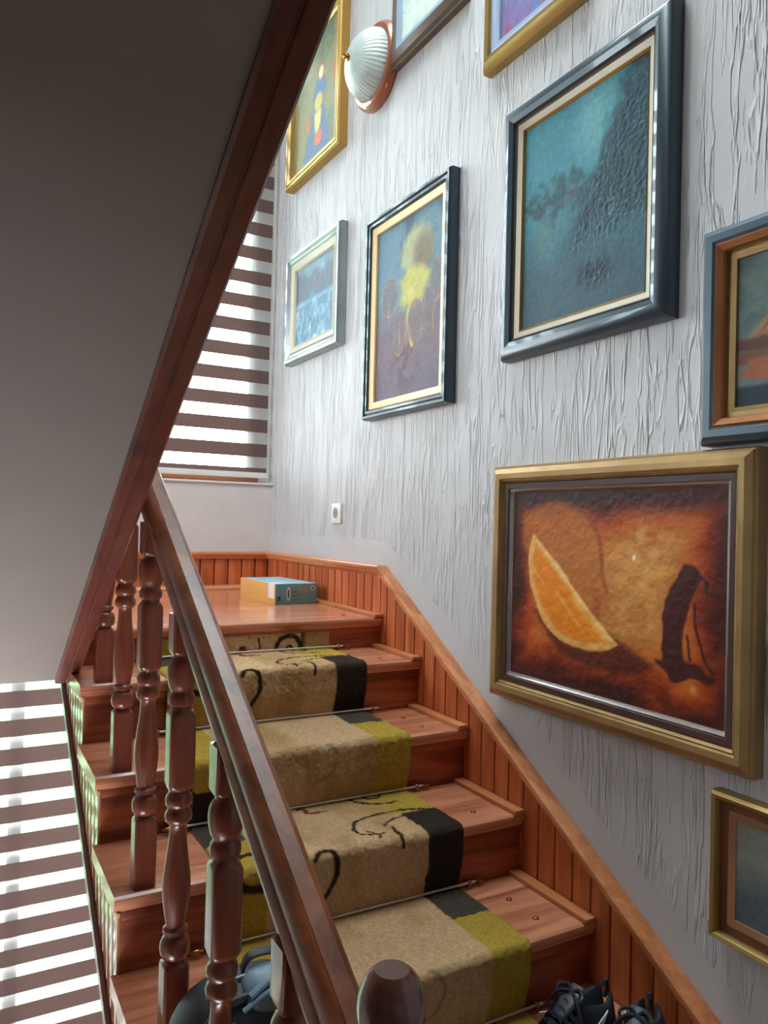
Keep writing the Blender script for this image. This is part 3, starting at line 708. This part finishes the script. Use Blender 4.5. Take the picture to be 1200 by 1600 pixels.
def c_mid(u, v, asp):
    n = fbm(u, v, 4, 6, 21); n2 = fbm(u, v, 12, 16, 22)
    rgb = mixc(np.tile(C(92, 124, 142), (len(u), 1)), C(62, 84, 104), sm(.5, .8, n))
    rgb = mixc(rgb, C(112, 92, 104), sm(.56, .36, v+(n-.5)*.2)); rgb = mixc(rgb, C(92, 54, 62), (1-sm(0, .28, np.hypot((u-.45)*.8, v-.15)))*sm(.3, .6, n2)*.9)
    rgb = mixc(rgb, C(84, 78, 104), sm(.25, .0, v)*.4)
    d = np.hypot((u-.62)/.26, (v-.79)/.145)-1+(n2-.5)*.3; rgb = mixc(rgb, C(164, 162, 120), (1-sm(-.35, .15, d))*.95)
    rgb = mixc(rgb, C(112, 94, 74), (1-sm(-.5, .25, np.hypot((u-.72)/.16, (v-.75)/.13)-1))*.85)
    d = polysd(u, v, [(.36, .66), (.46, .68), (.56, .70), (.72, .68), (.84, .64), (.80, .58), (.70, .50), (.58, .46), (.50, .48), (.38, .52), (.40, .60)], asp)+(n2-.5)*.05; rgb = mixc(rgb, C(178, 170, 88), 1-sm(-.03, .03, d))
    rgb = mixc(rgb, C(196, 190, 110), 1-sm(0, .05, np.hypot((u-.55)*asp, v-.56)))
    rgb = mixc(rgb, C(206, 186, 96), (1-sm(.004, .02, segd(u, v, smooth_path([(.55, .5), (.5, .44), (.53, .36), (.58, .27)], 5), asp)))*.9)
    for cx, cy, rx, ry in ((.22, .59, .14, .115), (.62, .40, .13, .13), (.38, .36, .10, .13), (.92, .58, .10, .12), (.80, .44, .10, .12)):
        q = np.hypot((u-cx)/rx, (v-cy)/ry); rgb = mixc(rgb, C(112, 96, 100), (1-sm(.85, .95, q))*.7)
        wv = sm(.35, .6, n2); rgb = mixc(rgb, C(176, 138, 84), (1-sm(.0, .06, np.abs(q-1+(n2-.5)*.35)))*.8*wv); rgb = mixc(rgb, C(160, 112, 88), (1-sm(0, .05, np.abs(q-.78+(n2-.5)*.3)))*.7)
    st = vnoise(u, v, 40, 6, 24); rgb = mixc(rgb, C(176, 140, 90), sm(.8, .95, st)*sm(.62, .5, v)*sm(.2, .3, v)*.6)
    return grain(rgb, u, v, .2, 23), (n2-.5)*1.2
def c_small(u, v, asp):
    n = fbm(u, v, 6, 6, 31); s_ = fbm(u, v, 20, 9, 32)
    rgb = np.tile(C(120, 158, 180), (len(u), 1)); rgb = mixc(rgb, C(94, 104, 120), sm(.5, .58, v)*(1-sm(.80, .95, v+(n-.5)*.3)))
    rgb = mixc(rgb, C(190, 206, 216), sm(.55, .75, n)*sm(.58, .5, v)); rgb = mixc(rgb, C(72, 108, 136), sm(.6, .4, s_)*.6*(v < .5))
    rgb = mixc(rgb, C(60, 150, 176), (1-sm(0, .12, np.hypot(u-.42, v-.56)))*.8); rgb = mixc(rgb, C(160, 120, 130), sm(.62, .75, s_)*sm(.55, .7, v)*.7)
    rgb = mixc(rgb, C(40, 50, 70), (1-sm(0, .015, np.abs(s_-.42)))*.6*(v < .45))
    return grain(rgb, u, v, .25, 33), (s_-.5)*1.5
def c_gold(u, v, asp):
    n = fbm(u, v, 5, 7, 41); n2 = fbm(u, v, 16, 20, 42)
    rgb = mixc(np.tile(C(138, 136, 100), (len(u), 1)), C(106, 120, 106), sm(.4, .65, n))
    rgb = mixc(rgb, C(196, 150, 104), sm(.85, 1., u)*.7)
    robe = [(.22, 0), (.30, .20), (.42, .32), (.45, .46), (.62, .47), (.72, .30), (.80, .10), (.82, 0)]
    rgb = mixc(rgb, C(96, 116, 150), 1-sm(-.02, .02, polysd(u, v, robe, asp)+(n2-.5)*.04))
    rgb = mixc(rgb, C(70, 106, 150), 1-sm(-.01, .02, polysd(u, v, [(.42, .50), (.5, .62), (.68, .62), (.72, .52), (.6, .46)], asp)))
    rgb = mixc(rgb, C(206, 180, 96), 1-sm(-.01, .02, np.hypot((u-.55)*asp, (v-.44))-.07))
    rgb = mixc(rgb, C(216, 196, 120), 1-sm(-.01, .02, polysd(u, v, [(.46, .36), (.62, .36), (.60, .24), (.52, .16), (.48, .24)], asp)))
    rgb = mixc(rgb, C(232, 206, 160), 1-sm(-.008, .012, np.hypot((u-.60)*asp, (v-.66)*.8)-.045))
    rgb = mixc(rgb, C(170, 90, 70), (1-sm(.004, .014, np.abs(np.hypot((u-.60)*asp, (v-.68)*.8)-.06)))*.8)
    rgb = mixc(rgb, C(206, 110, 90), 1-sm(-.01, .025, np.hypot((u-.56)*asp, (v-.14)*1.4)-.075))
    rgb = mixc(rgb, C(196, 96, 66), (1-sm(0, .02, np.hypot((u-.92)*asp*1.6, (v-.56)*.5)-.03))*.9)
    rgb = mixc(rgb, C(190, 120, 60), 1-sm(0, .02, np.hypot((u-.3)*asp, (v-.33)*.6)-.03))
    return grain(rgb, u, v, .15, 43), (n2-.5)*.5
def c_boat(u, v, asp):
    n = fbm(u, v, 5, 5, 51); n2 = fbm(u, v, 14, 14, 52)
    rgb = mixc(np.tile(C(98, 112, 108), (len(u), 1)), C(72, 92, 92), sm(.4, .7, n))
    rgb = mixc(rgb, C(46, 74, 66), sm(.1, 0, np.hypot((u-.35)*asp, v-.88)-.04+(n2-.5)*.1)*.8)
    rgb = mixc(rgb, C(150, 108, 74), 1-sm(-.01, .01, polysd(u, v, [(.04, .44), (.26, .80), (.40, .86), (.62, .84), (.5, .50), (.3, .46)], asp)))
    rgb = mixc(rgb, C(120, 70, 44), 1-sm(.0, .008, segd(u, v, [(.1, .48), (.30, .78)], asp)))
    rgb = mixc(rgb, C(92, 58, 50), 1-sm(-.02, .02, polysd(u, v, [(0, .44), (.7, .50), (1, .52), (1, .34), (.4, .28), (0, .38)], asp)+(n2-.5)*.05))
    rgb = mixc(rgb, C(116, 72, 56), 1-sm(-.01, .01, polysd(u, v, [(0, .36), (.6, .38), (.5, .30), (0, .28)], asp)))
    rgb = mixc(rgb, C(156, 90, 58), 1-sm(-.01, .02, polysd(u, v, [(.02, .20), (.06, .31), (.22, .31), (.24, .21), (.12, .17)], asp)))
    rgb = mixc(rgb, C(38, 50, 62), sm(.15, .12, v)); rgb = mixc(rgb, C(150, 156, 146), (1-sm(0, .16, np.hypot(u-.75, v-.7)))*.4)
    return grain(rgb, u, v, .2, 53), (n2-.5)*.5
def c_grey(u, v, asp):
    n = fbm(u, v, 5, 5, 61)
    rgb = mixc(np.tile(C(128, 128, 122), (len(u), 1)), C(84, 92, 100), sm(.7, .2, v+(n-.5)*.3)); rgb = mixc(rgb, C(46, 54, 66), 1-sm(0, .1, np.hypot((u-.55)*asp, v-.62)-.10+(n-.5)*.06))
    rgb = mixc(rgb, C(70, 72, 84), (1-sm(0, .02, np.abs(np.hypot((u-.45)*asp, v-.40)-.33)))*.5)
    return grain(rgb, u, v, .2, 62), (n-.5)*.2
def c_pale(u, v, asp):
    n = fbm(u, v, 6, 6, 71); l = vnoise(u, v, 30, 30, 72)
    rgb = mixc(np.tile(C(206, 216, 206), (len(u), 1)), C(176, 196, 196), sm(.4, .7, n)); rgb = mixc(rgb, C(90, 120, 116), (1-sm(.0, .02, np.abs(l-.5)))*sm(.25, .1, u)*.7)
    return rgb, (n-.5)*.2
def c_purple(u, v, asp):
    n = fbm(u, v, 12, 5, 81); n2 = vnoise(u, v, 9, 4, 82)
    rgb = mixc(np.tile(C(126, 110, 160), (len(u), 1)), C(92, 116, 168), sm(.5, .7, n)); rgb = mixc(rgb, C(178, 84, 104), sm(.6, .75, n2)*.8); rgb = mixc(rgb, C(190, 180, 196), sm(.6, .8, n)*.4)
    return grain(rgb, u, v, .25, 83), (n-.5)
G = 'framed paintings on the stair wall'
picture('large dark slate-framed painting of a blue-green misty woodland', .853, 1.290, .344, .868,
  [('frame', NAVY, [(0, 0), (0, .016), (.003, .024), (.012, .031), (.024, .033), (.034, .029), (.037, .023)], None),
   ('inner_moulding', plain('brown_grey_bead', (104, 88, 84), .35, .3), [(.037, .023), (.039, .0255), (.042, .022)], None),
   ('liner', CREAM, [(.042, .022), (.050, .019), (.0535, .018)], 'cream linen liner'), ('lip', GOLD2, [(.0535, .018), (.055, .0195), (.058, .015), (.058, .013)], 'thin gold lip')], c_blue, .0025, .0012, G)
picture('gold-framed painting of an orange slice and a dark stooping figure on amber ground', .690, 1.300, -.352, .123,
  [('frame', BRONZE, [(0, 0), (0, .022), (.003, .026), (.0045, .0255), (.006, .028), (.016, .033), (.026, .031), (.029, .026)], None),
   ('inner_moulding', BRONZE, [(.029, .026), (.031, .0275), (.034, .024), (.035, .021)], None),
   ('liner', DKBROWN, [(.035, .021), (.0365, .0225), (.046, .021), (.048, .019)], 'dark brown liner'), ('lip', SILVER, [(.048, .019), (.0495, .0205), (.055, .0145), (.0555, .013)], 'shiny silver lip')], c_orange, .0023, .0008, G)
picture('tall blue-framed abstract painting of a yellow faceless head and winged shapes', 1.487, 1.905, .284, .840,
  [('frame', NAVY, [(0, 0), (0, .022), (.004, .030), (.010, .030), (.013, .024), (.016, .027), (.022, .027), (.026, .020)], None),
   ('liner', PINKGOLD, [(.026, .020), (.028, .022), (.045, .018), (.047, .015), (.047, .012)], 'pale gold liner')], c_mid, .003, .0008, G)
picture('small silver-framed painting of a blue winter landscape beside the window', 2.078, 2.500, .536, .910,
  [('frame', PALEGREY, [(0, 0), (0, .020), (.005, .030), (.014, .030), (.022, .024), (.028, .026), (.034, .021)], None),
   ('liner', CREAM, [(.034, .021), (.036, .024), (.052, .018), (.056, .020), (.060, .014), (.060, .011)], 'cream liner')], c_small, .0035, .0008, G)
picture('gold-framed painting of draped figures in blue, partly behind the stair string', 2.100, 2.520, 1.150, 1.640,
  [('frame', GOLD2, [(0, 0), (0, .028), (.004, .034), (.010, .034), (.013, .028), (.017, .034), (.030, .030), (.036, .022)], None),
   ('liner', GOLD, [(.036, .022), (.038, .024), (.046, .019), (.048, .014)], None)], c_gold, .004, .0006, G)
picture('copper and slate framed painting of a wooden sailing boat at the right edge', .30, .790, .129, .458,
  [('frame', SLATE, [(0, 0), (0, .018), (.004, .026), (.012, .032), (.022, .031), (.026, .028)], None),
   ('inner_moulding', COPPER, [(.026, .028), (.029, .031), (.038, .026), (.040, .022)], 'reddish copper moulding'),
   ('liner', BRONZE, [(.040, .022), (.040, .016), (.047, .018), (.054, .016), (.055, .012)], 'gold brown liner')], c_boat, .003, .0004, G)
picture('small gold-framed grey picture with wide brown mount at the lower right edge', .35, .758, -.600, -.384,
  [('frame', GOLD, [(0, 0), (0, .022), (.004, .028), (.009, .026), (.012, .020), (.012, .014)], None),
   ('mount', RUST, [(.012, .014), (.024, .016), (.0245, .0155)], 'red-brown wooden mount'), ('inner_mount', TAN, [(.0245, .0155), (.0265, .017), (.036, .014), (.037, .012)], 'tan inner mount')], c_grey, .004, .0003, G)
picture('dark wood framed pale picture right of the wall lamp, cut by the top edge', 1.462, 1.800, 1.222, 1.72,
  [('frame', WALNUT, [(0, 0), (0, .016), (.004, .020), (.006, .018), (.010, .026), (.028, .032), (.034, .026)], None),
   ('liner', plain('steel_blue_liner', (150, 166, 184), .4, .2), [(.034, .026), (.036, .028), (.052, .022), (.054, .018)], 'pale blue liner')], c_pale, .005, .0003, G)
picture('gold-framed purple abstract painting above the blue woodland, cut by the top edge', 1.068, 1.375, .995, 1.50,
  [('frame', GOLD, [(0, 0), (0, .020), (.004, .026), (.016, .034), (.026, .032), (.030, .024)], None),
   ('liner', plain('blue_grey_liner', (150, 164, 190), .4, .2), [(.030, .024), (.032, .027), (.042, .022), (.052, .020), (.054, .015)], 'pale blue-grey liner')], c_purple, .005, .0008, G)

# ------------------------------------------------------------------ wall lamp and socket
lp = thing('wall_lamp', 'round wall lamp with ribbed glass dome and copper-coloured wooden ring', 'lamp', (XW, 1.90, 1.285))
lo = (0, 1.90, 1.285)
def rel(h): return XW-h
b = MB(); b.lathe([(.02, rel(0)), (.118, rel(0)), (.119, rel(.012)), (.116, rel(.022)), (.108, rel(.029)), (.098, rel(.030)), (.094, rel(.026)), (.02, rel(.024))], 64, 'X', lo); b.build('ring', plain('copper_ring', (160, 92, 68), .3, .25, .06, coat=.4), lp)
prof = [(.094*math.cos(a), rel(.026+.074*math.sin(a))) for a in np.linspace(0, math.pi/2*.97, 20)]
M_LGL = plain('ribbed_glass', (216, 224, 222), .16, 0, .02, coat=.4, trans=.35)
b = MB(); b.lathe(prof, 288, 'X', lo, .012, 48); b.build('glass_dome', M_LGL, lp, ang=80)
b = MB(); b.lathe([(.004, rel(.098)), (.010, rel(.100)), (.010, rel(.104)), (.005, rel(.106)), (.0075, rel(.110)), (.0075, rel(.114)), (.003, rel(.118)), (.0001, rel(.119))], 24, 'X', lo); b.build('finial', M_BRASS, lp)
so = thing('wall_socket', 'white electrical wall socket above the landing wainscot', 'socket', (XW, 2.10, -.003))
b = MB(); b.box(XW-.008, XW, 2.068, 2.130, -.005, .055); b.build('plate', M_WHITE, so, .003)
b = MB(); b.lathe([(.021, XW-.0082), (.0205, XW-.0092), (.0175, XW-.0092), (.0165, XW-.0084)], 32, 'X', (0, 2.099, .025)); b.build('collar', M_WHITE, so)
b = MB(); b.lathe([(.0001, XW-.0084), (.0165, XW-.0085), (.017, XW-.0080)], 32, 'X', (0, 2.099, .025)); 
so1 = b.build('well', M_GREYP, so)
b = MB(); b.lathe([(.0018, XW-.0087), (.0018, XW-.0084)], 12, 'X', (0, 2.092, .025)); b.lathe([(.0018, XW-.0087), (.0018, XW-.0084)], 12, 'X', (0, 2.106, .025)); b.build('pin_hole', M_BLACK, so1)

# ------------------------------------------------------------------ box on the landing
bx = thing('cardboard_box', 'flat blue and yellow cardboard box lying on the landing near the wall', 'box', (.895, 2.26, -.25))
bx.rotation_euler = (0, 0, math.radians(3.5))
TEAL = plain('teal_card', (92, 130, 136), .45, 0, .06); LBLUE = plain('light_blue_card', (150, 196, 214), .35, 0, .04); YELC = plain('yellow_card', (222, 164, 92), .5, 0, .05)
hx, hy, hh = .069, .133, .062
b = MB(); b.box(-hx, hx, -hy, hy, 0, hh); q = b.build('carton', [TEAL, LBLUE, YELC], bx, .0012, local=True)
for p in q.data.polygons:
    n = p.normal
    if n.z > .7: p.material_index = 1
    elif n.x < -.7: p.material_index = 2
PALE = plain('pale_print', (200, 180, 160), .5); DKP = plain('dark_print', (44, 66, 76), .5)
def flat(b, pts, y): b.prism(pts, 'Y', y-.0004, y)
b = MB(); yf = -hy-.0001
el = lambda cx, cz, rx, rz, n=20: [(cx+rx*math.cos(2*math.pi*i/n), cz+rz*math.sin(2*math.pi*i/n)) for i in range(n)]
flat(b, el(-.026, .032, .0065, .021), yf); 
for pts, mt, yy in ([(el(.054, .048, .007, .007), PALE, yf), (el(-.0265, .031, .003, .014), DKP, yf-.0004), ([(-.062, .012), (-.051, .012), (-.051, .025), (-.062, .025)], DKP, yf), (el(.054, .048, .0035, .0035), DKP, yf-.0004)]
                    +[([(-.016, .012+.012*i), (.012, .014+.012*i), (.012, .0155+.012*i), (-.016, .0135+.012*i)], DKP, yf) for i in range(3)]):
    q = MB(); flat(q, pts, yy); q.build('emblem' if mt is PALE else 'print', mt, bx, local=True)
b.build('emblem', PALE, bx, local=True)
b = MB()
for i in range(4): flat(b, [(.005+i*.009, .032), (.010+i*.009, .032), (.010+i*.009, .05), (.005+i*.009, .05)], yf-.0001)
b.build('lettering', plain('ochre_print', (150, 132, 92), .5), bx, local=True)
b = MB(); b.prism([(-hx-.0006, hh+.0006), (-hx-.0006, .018), (-hx, .018), (-hx, hh), (-.03, hh), (-.03, hh+.0006)], 'Y', -.125, -.085); b.build('tape', plain('white_tape', (232, 230, 226), .3), bx, local=True)

# ------------------------------------------------------------------ trainers on the step
SHB = plain('black_mesh_fabric', (26, 32, 42), .6, 0, .15, .6, 500); SHL = plain('black_synthetic', (32, 38, 50), .45, 0, .1); SOLE = plain('black_rubber', (22, 22, 26), .6)
def make_shoe():
    t = thing('sneaker', 'x', 'shoe', (.9, .87, -.809), 'pair of black trainers on the step')
    L = .205; NS = 30; loops = []
    def W(u): return .0365*(1-.28*math.exp(-((u-.36)/.14)**2))*min(1, (1-((max(u, .72)-.72)/.30)**2))**.5*min(1, ((u+.03)/.13))**.45
    for i in range(NS+1):
        u = i/NS; w = W(u); open_ = 1-float(sm(.36, .46, np.array(u)))
        hr = .060+.009*(1-float(sm(0, .16, np.array(u))))+.008*float(sm(.18, .38, np.array(u))) if u < .40 else .068-.042*float(sm(.40, .80, np.array(u)))
        if u > .86: hr = .026-.012*((u-.86)/.14)**2
        hi = hr*(1-open_)+.026*open_+(1-open_)*.008*(1-abs(u-.6))
        wr = w*(.62 if u < .4 else .52)
        l = []
        prof = [(-w*.92, .010), (-w*1.02, .022), (-w*1.0, .022+(hr-.022)*.35), (-w*.86, .022+(hr-.022)*.72), (-wr*1.05, hr*.985), (-wr*.9, hr), (-wr*.72, hr*(1-.06*open_)), (-wr*.5, (hr+hi)/2), (0, hi)]
        full = prof+[(-a, c) for a, c in reversed(prof[:-1])]
        for a, c in full: l.append(((u-.5)*L, a, c))
        loops.append(l)
    b = MB(); b.loft(loops); b.build('upper', SHB, t, ang=60, local=True)
    loops = []
    for i in range(NS+1):
        u = i/NS; w = W(u)*1.08+.001; r = .004+.010*max(0, (u-.8)/.2)**2
        loops.append([((u-.5)*L*1.04, a, c) for a, c in [(-w, r), (-w*1.03, .012), (-w, .020), (w, .020), (w*1.03, .012), (w, r), (w*.9, r-.003), (-w*.9, r-.003)]])
    b = MB(); b.loft(loops); b.build('sole', SOLE, t, ang=50, local=True)
    # tongue
    b = MB(); b.tube([(-.030, 0, .094), (-.018, 0, .088), (0, 0, .076), (.025, 0, .058)], [.014, .018, .018, .012], 14, flat=.3); b.build('tongue', SHL, t, local=True)
    b = MB()
    for i in range(6):
        x = -.016+i*.0115; z = .078-.0075*i; w = .024-.001*i
        b.tube(smooth_path([(x, -w, z-.006), (x+.003, -w*.5, z+.006), (x+.006, 0, z+.010), (x+.003, w*.5, z+.006), (x, w, z-.006)], 4), .0022, 6, flat=.6)
        if i < 5: b.tube(smooth_path([(x, -w, z-.006), (x+.006, 0, z+.012), (x+.0115, w, z-.012)], 4), .002, 6, flat=.6)
    for sg in (-1, 1):
        b.tube(smooth_path([(-.014, 0, .090), (-.018, sg*.012, .097), (-.008, sg*.026, .093), (-.002, sg*.020, .083), (-.012, sg*.004, .089)], 6), .003, 6)
        b.tube(smooth_path([(-.014, 0, .090), (-.004, sg*.016, .090), (.004, sg*.032, .070), (.008, sg*.039, .050)], 6), .0026, 6)
    b.build('laces', SHL, t, local=True)
    # eyelet straps and curved white side mark
    for sg in (-1, 1):
        b = MB()
        for i in range(4):
            x = -.012+i*.014; z = .074-.009*i
            b.tube(smooth_path([(x, sg*(.023), z), (x+.002, sg*.031, z-.014), (x-.006, sg*.0375, .030)], 4), .0024, 6, flat=1)
        b.build('side_cage', SHL, t, local=True)
    for sg in (-1, 1):
        up_ = smooth_path([(-.068, .056), (-.044, .0365), (-.022, .034), (.000, .043), (.030, .051)], 6); lo_ = smooth_path([(-.068, .056), (-.052, .0315), (-.024, .0235), (.004, .035), (.030, .051)], 6)
        b = MB(); vs = []
        for (xa, za), (xb, zb) in zip(up_, lo_):
            for xx, zz in ((xa, za), (xb, zb)):
                ww = W(xx/L+.5)*(1.0-.10*max(0, (zz-.03)/.03)); vs.append((xx, sg*(ww+.0015), zz)); vs.append((xx, sg*(ww-.001), zz))
        f = []
        for i in range(len(up_)-1):
            a = i*4; f += [(a, a+2, a+6, a+4), (a+1, a+5, a+7, a+3), (a, a+4, a+5, a+1), (a+2, a+3, a+7, a+6)]
        b.add(vs, f); o = b.build('side_mark', M_WHITE, t, ang=60, local=True); o['label'] = 'white curved tick mark'
    b = MB(); b.tube(smooth_path([(-.098, 0, .052), (-.106, 0, .068), (-.100, 0, .084), (-.094, 0, .074)], 5), .004, 8, flat=.5); b.build('heel_tab', SHL, t, local=True)
    return t
s1 = make_shoe(); s1['label'] = 'black trainer with white tick mark, the one beside the carpet edge'
s2 = copy_tree(s1); s2['label'] = 'black trainer nearer the wall, right one of the pair'
s1.location = P(.858, .905, -.8085); s1.rotation_euler = (0, 0, math.radians(186)); s1.scale = (.92, .92, .88)
s2.location = P(.905, .812, -.8085); s2.rotation_euler = (0, 0, math.radians(208)); s2.scale = (.92, .92, .88)

# ------------------------------------------------------------------ backpack on the steps
BKB = plain('black_nylon', (24, 27, 36), .5, 0, .15, .4, 300); BKO = plain('olive_grey_nylon', (66, 62, 56), .6, 0, .1, .4, 300); BKS = plain('steel_blue_nylon', (96, 116, 132), .4, 0, .05, .2, 300)
bp = thing('backpack', 'black and grey backpack leaning on the steps behind the balusters', 'backpack', (.350, .915, -.809))
def blob(cx, cy, z0, z1, rx, ry, px, n=28, m=18, lean=0.0, exz=2.6):
    loops = []
    for j in range(m+1):
        t_ = j/m; th = -math.pi/2+math.pi*t_
        cz = math.copysign(abs(math.sin(th))**(2/exz), math.sin(th)); cr = abs(math.cos(th))**(2/exz)
        z = (z0+z1)/2+(z1-z0)/2*cz; l = []
        for i in range(n):
            a = 2*math.pi*i/n; ca, sa = math.cos(a), math.sin(a)
            l.append((cx+rx*cr*math.copysign(abs(ca)**(2/px), ca), cy+lean*(z-z0)+ry*cr*math.copysign(abs(sa)**(2/px), sa), z))
        loops.append(l)
    return loops
b = MB(); b.loft(blob(-.005, 0, 0, .232, .105, .062, 3.0, lean=.12)); b.build('body', BKB, bp, ang=80, local=True)
b = MB(); b.loft(blob(-.030, .01, .012, .200, .088, .050, 3.0, lean=.10)); b.build('side_panel', BKO, bp, ang=80, local=True)
b = MB(); b.loft(blob(.0, -.040, .02, .14, .075, .030, 3.2)); b.build('front_pocket', BKB, bp, ang=80, local=True)
def arch(rx, h, y, k=16, p=.7): return [(-rx*math.copysign(abs(math.cos(math.pi*i/k))**p, math.cos(math.pi*i/k)), y+.1*h*math.sin(math.pi*i/k), .02+(h-.02)*abs(math.sin(math.pi*i/k))**p) for i in range(k+1)]
b = MB(); b.tube(arch(.112, .228, -.036), .0035, 8); b.build('piping', BKO, bp, local=True)
b = MB(); b.tube(smooth_path([(-.03, -.035, .222), (.0, -.036, .238), (.035, -.036, .240), (.075, -.030, .226)], 6), .0045, 8, flat=.5); b.tube(smooth_path([(-.02, -.030, .234), (.01, -.026, .247), (.045, -.024, .247), (.08, -.020, .234)], 6), .006, 8, flat=.6)
b.build('reflective_trim', BKS, bp, local=True)
b = MB(); b.tube(arch(.108, .236, -.010), .0026, 8); b.build('zip', BKS, bp, local=True)
b = MB(); b.tube(smooth_path([(-.01, .03, .236), (.0, .028, .250), (.025, .025, .252), (.050, .022, .240), (.06, .02, .222)], 6), .009, 10, flat=.4); b.build('top_handle', BKB, bp, local=True)
b = MB(); b.tube(smooth_path([(.02, -.03, .238), (.045, -.048, .225), (.065, -.060, .17), (.075, -.062, .09), (.07, -.055, .02)], 6), .011, 10, flat=.35); b.build('shoulder_strap', BKB, bp, local=True)
b = MB(); b.tube(smooth_path([(-.04, -.05, .215), (-.08, -.058, .18), (-.108, -.052, .12), (-.115, -.04, .04)], 6), .012, 10, flat=.35); b.build('shoulder_strap', BKO, bp, local=True)
b = MB(); b.loft(blob(.028, -.002, .20, .2465, .048, .032, 3.0)); b.build('top_panel', BKS, bp, ang=80, local=True)

# ------------------------------------------------------------------ outside
b = MB(); b.box(-14, 16, YW+T, 6.5, -3.2, -3.1); struct(b.build('floor_terrace', M_TILEG, smooth=False), 'pale paved terrace outside')
b = MB(); b.box(-14, 16, 6.5, 30, -3.2, -3.11); struct(b.build('floor_lawn', M_GRASS, smooth=False), 'lawn outside')
